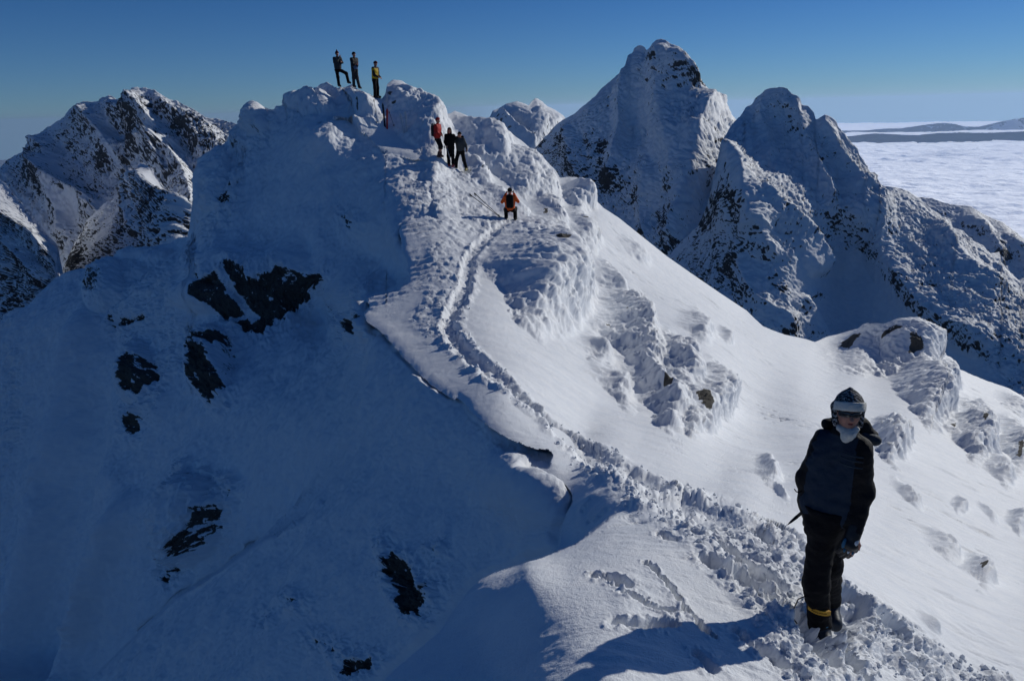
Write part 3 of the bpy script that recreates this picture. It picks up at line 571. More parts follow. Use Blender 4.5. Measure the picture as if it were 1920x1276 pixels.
mountain('broken rocky spur with lit snow ribs at the left edge', [(-260, 190), (-120, 262), (-40, 310), (0, 336), (10, 343), (24, 360), (40, 378), (59, 402), (70, 412), (82, 430), (95, 446), (110, 461), (112, 478), (118, 510), (128, 540)],
    [(-200, 230, 760), (0, 335, 660), (60, 403, 612), (110, 462, 575), (0, 450, 630), (60, 480, 575), (110, 520, 545), (0, 560, 590), (-200, 500, 700)], [(-300, 740), (0, 660), (60, 600), (128, 560)], 8, seed=150, wl=34, rough=1.3, dens=.38,
    ribs=[([(0, 352), (39, 410), (70, 450), (98, 489)], 22, 34, 20), ([(20, 430), (50, 480), (80, 520)], 16, 24, 18), ([(-60, 330), (-20, 420), (20, 500)], 20, 30, 20)])
mountain('small distant snowy peak with two sunlit ribs', [(890, 262), (905, 240), (915, 228), (924, 212), (932, 207), (939, 202), (950, 196), (968, 193), (982, 196), (990, 200), (996, 192), (1003, 186), (1012, 190), (1024, 200), (1040, 208), (1056, 218), (1075, 245), (1090, 280)],
    [(924, 213, 2300), (968, 194, 2350), (1003, 187, 2450), (1060, 220, 2500), (920, 280, 2150), (980, 280, 2150), (1060, 300, 2250)], [(890, 290), (960, 310), (1000, 350), (1090, 380)], 14, seed=170, wl=90, dens=.30,
    ribs=[([(926, 212), (945, 232), (965, 256), (990, 278)], 60, 30, 16), ([(970, 194), (990, 214), (1012, 236)], 60, 30, 16), ([(1003, 187), (1020, 205), (1040, 222)], 40, 20, 16)], dense=[([(915, 215), (930, 215), (960, 260), (940, 260)], .3), ([(1003, 187), (1055, 217), (1030, 217)], .2)])
mountain('tall shaded pyramid peak crusted with rime', [(960, 330), (985, 296), (1000, 283), (1012, 268), (1030, 248), (1044, 236), (1060, 226), (1085, 208), (1100, 196), (1116, 182), (1130, 166), (1146, 152), (1160, 140), (1172, 126), (1184, 114), (1188, 100), (1189, 92), (1196, 87), (1204, 86), (1210, 90), (1213, 95), (1219, 90), (1226, 82), (1232, 77), (1240, 76), (1250, 80), (1258, 87), (1270, 91), (1278, 98), (1286, 112), (1292, 126), (1297, 140), (1306, 152), (1318, 164), (1330, 174), (1336, 188), (1346, 206), (1356, 222), (1370, 230), (1380, 236), (1400, 262), (1440, 320), (1480, 400)],
    [(1000, 285, 990), (1100, 197, 930), (1185, 115, 940), (1240, 78, 905), (1290, 130, 868), (1345, 206, 905), (1375, 240, 930), (1480, 400, 900), (1100, 300, 880), (1200, 250, 868), (1290, 230, 800), (1330, 260, 785), (1370, 300, 850), (1100, 400, 850), (1200, 400, 785), (1300, 400, 715), (1250, 520, 690), (1350, 520, 680), (1150, 500, 760), (960, 400, 930)],
    [(940, 380), (1050, 390), (1120, 450), (1200, 500), (1300, 570), (1420, 640), (1480, 640)], 9, seed=200, wl=52, dens=.22, gul=(1, 1, .45),
    ribs=[([(1278, 98), (1296, 142), (1322, 172), (1342, 210), (1362, 262), (1355, 320)], 26, 50, 14), ([(1186, 112), (1180, 150), (1168, 200), (1160, 260), (1150, 330)], 18, 26, 30), ([(1240, 80), (1236, 140), (1250, 230), (1270, 330)], 10, 36, 30), ([(1310, 210), (1300, 280), (1290, 360), (1270, 450)], 20, 40, 30), ([(1060, 228), (1080, 300), (1110, 380)], 14, 24, 24), ([(1220, 330), (1210, 400), (1230, 480)], 12, 26, 26)],
    dense=[([(1060, 250), (1150, 260), (1160, 330), (1130, 420), (1060, 330)], .24), ([(1122, 300), (1180, 320), (1220, 380), (1180, 430), (1120, 390)], .26), ([(1225, 400), (1290, 380), (1300, 500), (1240, 500)], .20), ([(1190, 90), (1290, 90), (1290, 140), (1210, 130)], .22), ([(1270, 260), (1350, 240), (1340, 300)], .1)],
    smooth=[([(1200, 260), (1290, 240), (1300, 330), (1210, 300)], .5), ([(1185, 160), (1240, 150), (1230, 230), (1180, 240)], .45)])
mountain('second rimed peak with a sunlit buttress and a shadowed snow gully', [(1215, 520), (1238, 500), (1250, 488), (1264, 470), (1277, 455), (1296, 438), (1309, 424), (1324, 390), (1336, 355), (1344, 310), (1350, 284), (1358, 262), (1368, 240), (1380, 226), (1392, 214), (1399, 202), (1410, 197), (1417, 186), (1428, 178), (1436, 170), (1448, 166), (1462, 165), (1476, 167), (1484, 176), (1494, 180), (1500, 186), (1503, 198), (1516, 200), (1526, 212), (1530, 226), (1538, 222), (1546, 217), (1556, 220), (1566, 228), (1572, 240), (1586, 254), (1596, 268), (1606, 276), (1611, 292), (1622, 308), (1630, 324), (1632, 340), (1650, 350), (1668, 362), (1678, 352), (1686, 358), (1700, 358), (1710, 366), (1724, 374), (1740, 390), (1756, 400), (1764, 408), (1780, 414), (1786, 428), (1806, 434), (1818, 448), (1842, 462), (1856, 476), (1872, 474), (1876, 492), (1892, 510), (1910, 528), (1918, 548), (1960, 580), (2100, 690), (2300, 830)],
    [(1250, 490, 690), (1310, 425, 665), (1350, 285, 660), (1400, 203, 722), (1460, 167, 703), (1500, 190, 690), (1550, 220, 675), (1610, 290, 660), (1640, 345, 650), (1760, 405, 640), (1860, 476, 605), (1920, 548, 575), (2300, 830, 520), (1365, 300, 630), (1400, 378, 585), (1440, 420, 572), (1490, 450, 574), (1536, 500, 580), (1500, 560, 555), (1420, 560, 548), (1340, 540, 590), (1470, 620, 530),
     (1440, 280, 670), (1520, 330, 642), (1600, 400, 612), (1560, 440, 618), (1570, 520, 612), (1600, 590, 596), (1640, 540, 592), (1700, 560, 565), (1700, 480, 592), (1800, 560, 540), (1900, 640, 505), (1700, 660, 550), (1800, 700, 510), (1920, 760, 475), (2200, 900, 450)],
    [(1215, 560), (1300, 580), (1400, 650), (1500, 700), (1640, 690), (1760, 740), (1900, 810), (2300, 1010)], 6.5, seed=240, wl=36, dens=.24, gul=(1, 1, .5),
    ribs=[([(1356, 272), (1384, 330), (1400, 378), (1420, 420), (1440, 470)], 14, 26, 26), ([(1425, 361), (1462, 400), (1500, 432), (1538, 497)], 14, 30, 20), ([(1420, 420), (1400, 480), (1420, 560), (1470, 610)], 12, 34, 30), ([(1440, 170), (1425, 220), (1440, 290)], 8, 20, 20), ([(1500, 188), (1510, 250), (1530, 320), (1560, 370)], 12, 30, 18), ([(1546, 218), (1570, 290), (1610, 350)], 10, 20, 20), ([(1500, 560), (1530, 600), (1545, 640)], 8, 20, 14), ([(1640, 350), (1640, 420), (1670, 500), (1740, 580), (1830, 640)], 16, 40, 40), ([(1760, 408), (1790, 480), (1860, 540)], 10, 30, 30)],
    dense=[([(1330, 440), (1400, 430), (1400, 540), (1330, 560)], .30), ([(1440, 520), (1500, 540), (1470, 600), (1430, 580)], .14), ([(1700, 530), (1900, 520), (2000, 700), (1900, 680), (1720, 580)], .14), ([(1480, 250), (1560, 260), (1600, 330), (1500, 330)], .08), ([(1400, 230), (1480, 240), (1480, 300), (1400, 300)], .05)],
    smooth=[([(1520, 455), (1540, 500), (1535, 545), (1480, 560), (1470, 520), (1490, 470)], .8), ([(1540, 470), (1620, 470), (1680, 540), (1760, 620), (1900, 720), (1700, 690), (1610, 640), (1560, 590), (1530, 540)], .95), ([(1500, 560), (1560, 560), (1610, 620), (1520, 620)], .8), ([(1780, 470), (1850, 490), (1860, 510), (1790, 510)], .6)])
mountain('dark rocky ridge running down to the cloud sea', [(1560, 312), (1600, 328), (1640, 346), (1660, 350), (1690, 354), (1720, 370), (1745, 372), (1780, 384), (1800, 386), (1818, 388), (1830, 396), (1860, 410), (1880, 420), (1900, 434), (1920, 448), (1960, 470), (2100, 560), (2300, 690)],
    [(1560, 312, 1500), (1720, 371, 1420), (1815, 388, 1380), (1920, 448, 1330), (2300, 690, 1150), (1700, 470, 1300), (1850, 500, 1250), (1920, 560, 1200), (2200, 800, 1000)], [(1560, 400), (1700, 470), (1900, 600), (2300, 900)], 8, seed=280, wl=50, dens=.62,
    ribs=[([(1815, 388), (1840, 430), (1870, 480)], 20, 30, 20), ([(1880, 420), (1900, 460), (1930, 500)], 20, 26, 20)])

# ---- blue hills on the far side of the cloud sea
t = NT('hazy_forest_hill'); ra_ = t.n('ShaderNodeAttribute', attribute_name='rock').outputs['Fac']
p = t.n('ShaderNodeBsdfDiffuse', i_Color=t.mix(t.ramp(t.math('ADD', ra_, t.math('MULTIPLY', t.math('SUBTRACT', t.noise(t.n('ShaderNodeTexCoord').outputs['Object'], .004, 6, .65), .5), 1.0)), [(.4, 0.), (.6, 1.)]), (.62, .66, .72), (.008, .022, .045)))  # some blue of the distant haze is put into the forest colour
M_HILL = t.out(p.outputs[0])
mountain('long blue snow topped hills beyond the clouds', [(1380, 262), (1480, 252), (1540, 247), (1580, 245), (1625, 245), (1660, 242), (1690, 241), (1720, 237), (1746, 233), (1770, 231), (1790, 233), (1810, 238), (1835, 238), (1855, 234), (1880, 228), (1900, 224), (1920, 221), (1980, 216), (2100, 222), (2250, 240), (2400, 262)],
    [(1400, 262, 33000), (1700, 240, 33000), (1920, 222, 32500), (2400, 262, 32000), (1700, 290, 32000), (2000, 290, 32000), (1400, 290, 30000)], [(1380, 310), (2400, 310)], 160, seed=300, wl=2200, dens=1.2, unit=2500, mat=M_HILL, rough=.3, gul=(1, 1, 1), back=.3, dense=[([(1400, 252), (2400, 262), (2400, 320), (1400, 320)], .35)], smooth=[([(1850, 236), (1920, 222), (2000, 216), (2000, 236), (1880, 246)], .9)])
mountain('low dark blue forested hills at the edge of the cloud sea', [(1380, 280), (1500, 262), (1560, 257), (1600, 255), (1640, 251), (1680, 252), (1720, 254), (1760, 250), (1800, 249), (1850, 250), (1900, 248), (1960, 244), (2060, 246), (2300, 270)],
    [(1400, 275, 24500), (1700, 253, 24500), (1920, 250, 24200), (2300, 270, 24000), (1700, 320, 21500), (2000, 320, 21500), (1400, 320, 21500)], [(1380, 330), (2300, 330)], 110, seed=320, wl=1600, dens=1.7, unit=2500, mat=M_HILL, rough=.3, gul=(1, 1, 1), back=.2)

# ---- the sea of cloud and the ground under it
az = np.radians(np.linspace(-2, 88, 700)); rr = 4500*(60000/4500.)**np.linspace(0, 1, 520)
A_, Rr = np.meshgrid(az, rr); cx, cy = Rr*np.sin(A_), Rr*np.cos(A_)
q = np.c_[cx.ravel(), cy.ravel(), np.zeros(cx.size)]
wq = q + 500*np.c_[fbm(q/1500., 3, 401), fbm(q/1500.+9, 3, 402), np.zeros(len(q))]
k = np.clip(Rr.ravel()/9000, .5, 1.3)
z = -1240 + 45*k*fbm(wq/3000., 4, 403) + 70*np.abs(fbm(wq/np.array([900., 700., 1]), 4, 404)) + 22*fbm(wq/260., 3, 405)
edge = np.exp(-((Rr.ravel()-21500)/1800.)**2)*np.clip(fbm(q/1800., 3, 406)+.3, 0, 1); z += 170*edge
z -= Rr.ravel()**2/(2*6371000.)
V = np.c_[cx.ravel(), cy.ravel(), z]
t = NT('cloud'); nb_ = t.noise(t.n('ShaderNodeTexCoord').outputs['Object'], .0016, 8, .62)
cn = t.n('ShaderNodeBump', i_Strength=.8, i_Distance=140.0, i_Height=nb_).outputs[0]
p = t.n('ShaderNodeAddShader'); t.link(t.n('ShaderNodeBsdfDiffuse', i_Color=(.95, .95, .95, 1), i_Normal=cn).outputs[0], p.inputs[0]); t.link(t.n('ShaderNodeBsdfGlossy', i_Color=(.9, .9, .9, 1), i_Roughness=1.0, i_Normal=cn).outputs[0], p.inputs[1])   # cloud droplets throw light forwards
cl_ = link_mesh('clouds', V, grid_faces(*cx.shape), t.out(p.outputs[0])); tag(cl_, 'white sea of low cloud filling the lowland below the peaks', kind='stuff')
a2 = np.linspace(0, 2*math.pi, 121)[:-1]; r2 = np.array([0, 700, 2000, 6000, 20000, 40000, 60000.])
gx = np.outer(r2, np.sin(a2)); gy = np.outer(r2, np.cos(a2)); gz = -(r2**2/(2*6371000.))[:, None]+np.broadcast_to(np.array([-900, -950, -1200, -1850, -2000, -2000, -2000.])[:, None], gx.shape)
V = np.stack([gx, gy, gz], -1); V = np.concatenate([V, V[:, :1]], 1)
t = NT('valley'); nn_ = t.noise(t.n('ShaderNodeTexCoord').outputs['Object'], .002, 6, .6)
p = t.n('ShaderNodeBsdfPrincipled', i_Base_Color=t.mix(t.ramp(nn_, [(.45, 0.), (.55, 1.)]), (.03, .04, .045), (.16, .18, .2)), i_Roughness=.9)
g_ = link_mesh('ground', V, grid_faces(*V.shape[:2]), t.out(p.outputs[0])); tag(g_, 'dark forested valley ground far below', kind='structure')
# ================================================================ bodies as blended distance fields
def V3(*a): return np.array(a, float)
def cone(p, a, b, ra, rb):
    a, b = np.asarray(a, float), np.asarray(b, float); ab = b-a
    t = np.clip(((p-a)@ab)/(ab@ab+1e-9), 0, 1)
    return np.linalg.norm(p-a-t[:, None]*ab, axis=1)-(ra+(rb-ra)*t)
def ell(p, c, ax, r):
    q = np.stack([(p-np.asarray(c))@np.asarray(x) for x in ax], 1)/np.asarray(r)
    n = np.linalg.norm(q, axis=1); return (n-1)*min(r)*np.where(n < 1, 1, 1)
def smin(a, b, k):
    h = np.clip(.5+.5*(b-a)/k, 0, 1); return b+(a-b)*h-k*h*(1-h)
def union(ds, k=.03):
    o = ds[0]
    for d in ds[1:]: o = smin(o, d, k)
    return o
def nets(fn, lo, hi, res):
    """surface nets: a closed mesh of fn = 0"""
    lo, hi = np.asarray(lo, float)-2*res, np.asarray(hi, float)+2*res
    n = np.ceil((hi-lo)/res).astype(int)+1
    G = np.stack(np.meshgrid(*[lo[i]+res*np.arange(n[i]) for i in range(3)], indexing='ij'), -1)
    S = fn(G.reshape(-1, 3)).reshape(n); s = S < 0
    acc = np.zeros((*(n-1), 3)); cnt = np.zeros(n-1)
    for ax in range(3):
        a = [slice(None)]*3; b = [slice(None)]*3; a[ax] = slice(0, -1); b[ax] = slice(1, None)
        A, B = S[tuple(a)], S[tuple(b)]; cr = (A < 0) != (B < 0)
        t = np.where(cr, A/(A-B+1e-20), 0)
        Pt = G[tuple(a)].copy(); Pt[..., ax] += t*res; Pt *= cr[..., None]
        o1, o2 = [i for i in range(3) if i != ax]
        for d1 in (0, 1):
            for d2 in (0, 1):
                sl = [slice(None)]*3; sl[ax] = slice(0, n[ax]-1)
                sl[o1] = slice(0, n[o1]-1) if d1 == 0 else slice(1, n[o1]); sl[o2] = slice(0, n[o2]-1) if d2 == 0 else slice(1, n[o2])
                acc += Pt[tuple(sl)]; cnt += cr[tuple(sl)]
    act = cnt > 0; idx = -np.ones(n-1, int); idx[act] = np.arange(act.sum())
    V = acc[act]/cnt[act][:, None]; F = []
    for ax in range(3):
        a = [slice(None)]*3; b = [slice(None)]*3; a[ax] = slice(0, -1); b[ax] = slice(1, None)
        sa, sb = s[tuple(a)], s[tuple(b)]
        o1, o2 = (ax+1) % 3, (ax+2) % 3
        I = np.argwhere(sa != sb); I = I[(I[:, o1] > 0) & (I[:, o2] > 0) & (I[:, o1] < n[o1]-1) & (I[:, o2] < n[o2]-1)]
        e1 = np.eye(3, dtype=int)[o1]; e2 = np.eye(3, dtype=int)[o2]
        q = np.stack([idx[tuple((I-e1-e2).T)], idx[tuple((I-e2).T)], idx[tuple(I.T)], idx[tuple((I-e1).T)]], 1)
        fl_ = ~sa[tuple(I.T)]; q[fl_] = q[fl_][:, ::-1]; F.append(q)
    F = np.vstack(F); F = F[(F >= 0).all(1)]
    for _ in range(1):      # one light relaxation
        nb = np.zeros_like(V); c = np.zeros(len(V))
        for k in range(4):
            np.add.at(nb, F[:, k], V[F[:, (k+1) % 4]]); np.add.at(c, F[:, k], 1)
            np.add.at(nb, F[:, k], V[F[:, (k-1) % 4]]); np.add.at(c, F[:, k], 1)
        V = V+.45*(nb/np.maximum(c, 1)[:, None]-V)
    return V, F
def cloth(name, col, rough=.8, bump=.3, scale=220.0, spec=.3, col2=None, attr=None, sheen=0):
    t = NT(name); tc = t.n('ShaderNodeTexCoord').outputs['Object']
    n = t.noise(tc, scale, 3, .6); m = t.noise(tc, 9, 4, .6)
    base = t.mix(m, tuple(.72*c for c in col), tuple(min(1, 1.25*c) for c in col))
    if col2: base = t.mix(t.ramp(t.n('ShaderNodeAttribute', attribute_name=attr).outputs['Fac'], [(.45, 0.), (.55, 1.)]), base, t.mix(m, tuple(.72*c for c in col2), tuple(min(1, 1.25*c) for c in col2)))
    b = t.n('ShaderNodeBump', i_Strength=min(1, bump*2), i_Distance=.008, i_Height=t.math('ADD', t.math('MULTIPLY', n, .4), t.math('MULTIPLY', t.noise(tc, 17, 5, .65), 2.6)))
    p = t.n('ShaderNodeBsdfPrincipled', i_Base_Color=base, i_Roughness=rough, i_Normal=b.outputs[0]); p.inputs['Specular IOR Level'].default_value = spec
    if sheen: p.inputs['Sheen Weight'].default_value = sheen
    return t.out(p.outputs[0])
_mats = {}
def mat(key, *a, **k):
    if key not in _mats: _mats[key] = cloth(key, *a, **k)
    return _mats[key]
SKIN = mat('skin', (.42, .20, .14), .55, .15, 300, .3, (.16, .03, .03), 'lip')
BLACK = mat('black_cloth', (.006, .006, .0075), .85, .3, 220, .15)
CHAR = mat('charcoal_cloth', (.022, .023, .026), .8)
PLAST = mat('black_plastic', (.012, .012, .014), .4, .1)
STEEL = mat('grey_metal', (.35, .36, .38), .35, .05)
def unit(v): v = np.asarray(v, float); return v/(np.linalg.norm(v)+1e-9)
def fold(p, s, a): return a*fbm(p*np.array([9, 9, 16])*s, 3, 501)

def person(base, J, label, cat_group, cols, res=.022, jn=.006, hem=None, extra=None, hatfn=None):
    """J: joints relative to the base point, x right, y away, z up. Parts: body, jacket, trousers, boots, hat"""
    root = empty('person', base, label, 'person', cat_group)
    f = unit(J['f']); up = V3(0, 0, 1); a = np.cross(up, f)*-1    # a points to the person's left
    a = unit(np.cross(up, f)); a = -a if False else a
    L = {k: np.asarray(v, float) for k, v in J.items()}
    hf = unit(L.get('hf', f)); ha = unit(np.cross(up, hf)); hu = np.cross(hf, ha)
    H = L['head']
    def legs(p, rh, rk, ra_, stop=0):
        lk = .94 if J.get('hs') else 1.0
        ds = []
        for s in 'lr':
            ds += [cone(p, L['hi'+s], L['kn'+s], rh*lk, rk*lk), cone(p, L['kn'+s], L['an'+s], rk*lk, ra_*lk)]
        return ds
    def arms(p, r1, r2, r3):
        ds = []
        for s in 'lr': ds += [cone(p, L['sh'+s], L['el'+s], r1, r2), cone(p, L['el'+s], L['wr'+s], r2, r3)]
        return ds
    def torso(p, rp, rc, off):
        pe, ch = L['pelvis'], L['chest']
        return [cone(p, pe+s*off*a, ch+s*(off+.02)*a, rp, rc) for s in (-1, 1)] + [cone(p, L['shl'], L['shr'], rc*.55, rc*.55)]
    def fingers(p, s, r=.010):
        w, h = L['wr'+s], L.get('ha'+s); e = L['el'+s]
        d = unit((h-w) if h is not None else (w-e)); side = unit(np.cross(d, f)+1e-4); pn = unit(np.cross(d, side))
        palm = w+d*.07
        ds = [cone(p, w, palm+side*.0, .026, .030), cone(p, palm-side*.03, palm+side*.03, .017, .017)]
        for k, (o, l) in enumerate(((-.033, .065), (-.011, .08), (.011, .075), (.032, .058))):
            k0 = palm+side*o+d*.02; k1 = k0+unit(d+.35*pn)*l*.5; k2 = k1+unit(d+.9*pn)*l*.5
            ds += [cone(p, k0, k1, r, r*.95), cone(p, k1, k2, r*.95, r*.85)]
        t0 = w+d*.03-side*.02; t1 = t0+unit(d*.7-side*.7+.3*pn)*.05; t2 = t1+unit(d*.9-side*.1+.5*pn)*.035
        return ds+[cone(p, t0, t1, r*1.2, r*1.1), cone(p, t1, t2, r*1.1, r*.9)]
    def head(p):
        ds = [ell(p, H+hu*.02, (ha, hf, hu), (.076, .096, .105)), ell(p, H-hu*.045+hf*.022, (ha, hf, hu), (.058, .068, .075))]
        d = union(ds, .03)
        d = smin(d, cone(p, H+hf*.090-hu*.000, H+hf*.120-hu*.030, .010, .017), .012)         # nose
        d = smin(d, ell(p, H+hf*.072-hu*.082, (ha, hf, hu), (.024, .02, .018)), .02)            # chin
        for s in (-1, 1):
            d = smin(d, ell(p, H+s*ha*.078-hu*.01-hf*.005, (ha, hf, hu), (.012, .024, .032)), .01)   # ears
            d = smin(d, ell(p, H+s*ha*.040+hf*.076-hu*.022, (ha, hf, hu), (.02, .016, .016)), .02)  # cheeks
            d = np.maximum(d, -(ell(p, H+s*ha*.033+hf*.100+hu*.010, (ha, hf, hu), (.016, .012, .010))))
            d = smin(d, ell(p, H+s*ha*.033+hf*.084+hu*.010, (ha, hf, hu), (.013, .012, .012)), .004)    # eyes
        d = smin(d, cone(p, H+hf*.086-hu*.056-ha*.022, H+hf*.086-hu*.056+ha*.022, .007, .007), .006)
        d = smin(d, cone(p, H+hf*.084-hu*.066-ha*.018, H+hf*.084-hu*.066+ha*.018, .008, .008), .006)
        return d
    gl = J.get('gloves', True)
    def body(p):
        d = union(torso(p, .088, .075, .045)+legs(p, .075, .05, .04), .06)
        d = smin(d, union(arms(p, .048, .04, .03), .02), .05)
        for s in 'lr':
            d = smin(d, union(fingers(p, s, .009), .008), .015)
            d = smin(d, cone(p, L['an'+s], L['to'+s], .04, .03), .03)
        d = smin(d, cone(p, L['chest']+up*.1, H-hu*.05, .058, .052), .04)
        return smin(d, head(p), .03)
    pts = np.array([v for k, v in L.items() if k not in ('f', 'hf', 'gloves', 'rp', 'rc', 'hs') and np.shape(v) == (3,)])
    lo, hi = pts.min(0)-.17, pts.max(0)+.17
    Vb, Fb = nets(body, lo, hi, res); q_ = Vb-H
    lip = np.exp(-((q_@hu+.060)/.009)**2-((q_@ha)/.024)**2)*((q_@hf) > .05)
    hs = J.get('hs', 1.0); Vb = H+(Vb-H)*(1-(1-hs)*sstep(-.17, -.09, q_@hu))[:, None]
    link_mesh('body', Vb, Fb, SKIN, root, attrs={'lip': lip})
    hz = hem if hem is not None else L['pelvis'][2]-.05
    def jacket(p):
        d = union(torso(p, J.get('rp', .135), J.get('rc', .140), .058), .09)
        d = smin(d, union(arms(p, .070, .060, .050), .03), .06)
        d = smin(d, cone(p, L['chest']+up*.1, L['chest']+up*.20+hf*.0+(H-L['chest'])*np.array([.5, .5, 0]), .085, .075), .05)
        d = d + fold(p, 1, jn) + jn*.8*np.abs(fbm(p*np.array([14, 14, 7]), 2, 503))
        hm = hz + .02*np.sin(7*p[:, 0])
        for s in 'lr':       # hands stay outside the cuffs
            w, e = L['wr'+s], L['el'+s]; dd = unit(w-e); near_ = np.linalg.norm(p-w, axis=1) < .16
            d = np.where(near_, np.maximum(d, (p-w)@dd-.005), d)
        low = np.minimum.reduce([np.linalg.norm(p-L['wr'+s], axis=1) for s in 'lr']) < .22
        arm = union(arms(p, .070, .060, .050), .03)
        return np.where(arm < .03, d, np.maximum(d, hm-p[:, 2]))
    tk = J.get('trunk', 1)
    Vj, Fj = nets(jacket, lo, hi, res*.95)
    at_ = None
    if 'panel' in cols:
        fr = (Vj-L['chest'])@f; sd = (Vj-L['chest'])@a
        armd = union(arms(Vj, .06, .055, .05), .03)
        at_ = {'panel': np.where(armd < .018, 0, cols['panel'](fr, sd, Vj-L['chest']))*1.0}
    jk = link_mesh('jacket', Vj, Fj, cols['jacket'], root, attrs=at_)
    def trousers(p):
        d = union([cone(p, L['pelvis']-.05*a+up*.05, L['hir'], .12, .11), cone(p, L['pelvis']+.05*a+up*.05, L['hil'], .12, .11)]+legs(p, .102, .082, .078), .05)
        d = d + fold(p, 1.1, jn*1.3)
        for s in 'lr':
            an, kn = L['an'+s], L['kn'+s]; dd = unit(an-kn)
            cut = J.get('cut', .0)
            d = np.where(np.linalg.norm(p-an, axis=1) < .20+abs(cut), np.maximum(d, (p-an)@dd-.03+cut), d)
        return np.maximum(d, p[:, 2]-(hz+.10))
    tr = link_mesh('trousers', *nets(trousers, lo, hi, res*.95), cols['trousers'], root)
    for s in 'lr':
        an, to, kn = L['an'+s], L['to'+s], L['kn'+s]; sh = unit(kn-an)
        he = an-unit(to-an)*.05
        def boot(p):
            d = union([cone(p, an-sh*.03, an+sh*.13, .062, .068), cone(p, he-up*.035, to-up*.02, .05, .048), cone(p, an, to, .055, .04)], .03)
            return np.maximum(d, -(p[:, 2]-(min(an[2], to[2])-.085)))
        b = link_mesh('boot', *nets(boot, np.minimum(an, to)-.2, np.maximum(an, to)+.2, res*.8), cols['boot'], root)
        if res < .012:
            for k, zz in enumerate((.02, .07)):
                c = an+sh*zz; fdir = unit(to-an); sd = unit(np.cross(fdir, sh))
                link_mesh('buckle', *nets(lambda p: np.minimum(cone(p, c+fdir*.066-sd*.03, c+fdir*.066+sd*.03, .007, .007), cone(p, c+fdir*.060+sd*.02, c+fdir*.02+sd*.065, .006, .006)), c-.12, c+.12, .006), cols.get('buckle', STEEL), b)
    if hatfn: hatfn(root, H, ha, hf, hu, res, J.get('hs', 1.0))
    else:
        pk = cols.get('point', 0)
        def hat(p):
            d = np.maximum(ell(p, H+hu*.035, (ha, hf, hu), (.098, .116, .112)), -((p-H)@(hu*.95-hf*.30)-.012))
            return smin(d, cone(p, H+hu*.12, H+hu*(.13+pk), .04, .015), .05) if pk else d
        link_mesh('hat', *nets(hat, H-.18, H+np.array([.18, .18, .22+pk]), res*.7), cols['hat'], root)
    if extra: extra(root, L, f, a, hf, ha, hu)
    return root

def tube(pts, r, n=8, cap=True):
    pts = [np.asarray(q, float) for q in pts]; V, F = [], []; rs = r if hasattr(r, '__len__') else [r]*len(pts)
    x = None
    for i, q in enumerate(pts):
        t_ = unit(pts[min(i+1, len(pts)-1)]-pts[max(i-1, 0)])
        if x is None: x = unit(np.cross(t_, V3(.31, .2, .9) if abs(t_[2]) < .9 else V3(1, 0, 0)))
        x = unit(x-(x@t_)*t_); y = np.cross(t_, x)
        for k in range(n):
            an = 2*math.pi*k/n; V.append(q+rs[i]*(math.cos(an)*x+math.sin(an)*y))
    for i in range(len(pts)-1):
        for k in range(n): F.append((i*n+k, i*n+(k+1) % n, (i+1)*n+(k+1) % n, (i+1)*n+k))
    if cap: F.append(tuple(range(n))[::-1]); F.append(tuple((len(pts)-1)*n+k for k in range(n)))
    return V, F

# ---------------------------------------------------------------- the person in the foreground
NAVY = mat('navy_jacket', (.004, .004, .006), .7, .35, 260, .2, (.011, .024, .046), 'panel')
BOOTB = mat('blue_boot', (.012, .02, .035), .45, .1)
b0 = ground(1564, 1190)
g2 = ground(1586, 1146)
fgJ = dict(f=(-.55, -.83, 0), hf=(-.22, -.97, .10), head=(.045, .03, 1.665), chest=(.035, .07, 1.32), pelvis=(.012, .08, .98),
           shl=(.122, .00, 1.44), shr=(-.040, .13, 1.44), ell=(.170, -.02, 1.15), elr=(-.115, .18, 1.16), wrl=(.095, -.10, .92), wrr=(-.10, .16, .94), hal=(.06, -.13, .835), har=(-.09, .12, .89),
           hil=(-.03, .06, .89), hir=(.060, .12, .89), knl=(-.065, .0, .49), knr=(.070, .14, .53), anl=(.005, .03, .13), anr=tuple(g2-b0+np.array([.0, .05, .15])), tol=(.0, -.15, .085), tor=tuple(g2-b0+np.array([-.03, -.12, .105])), rp=.114, rc=.095, hs=.85)
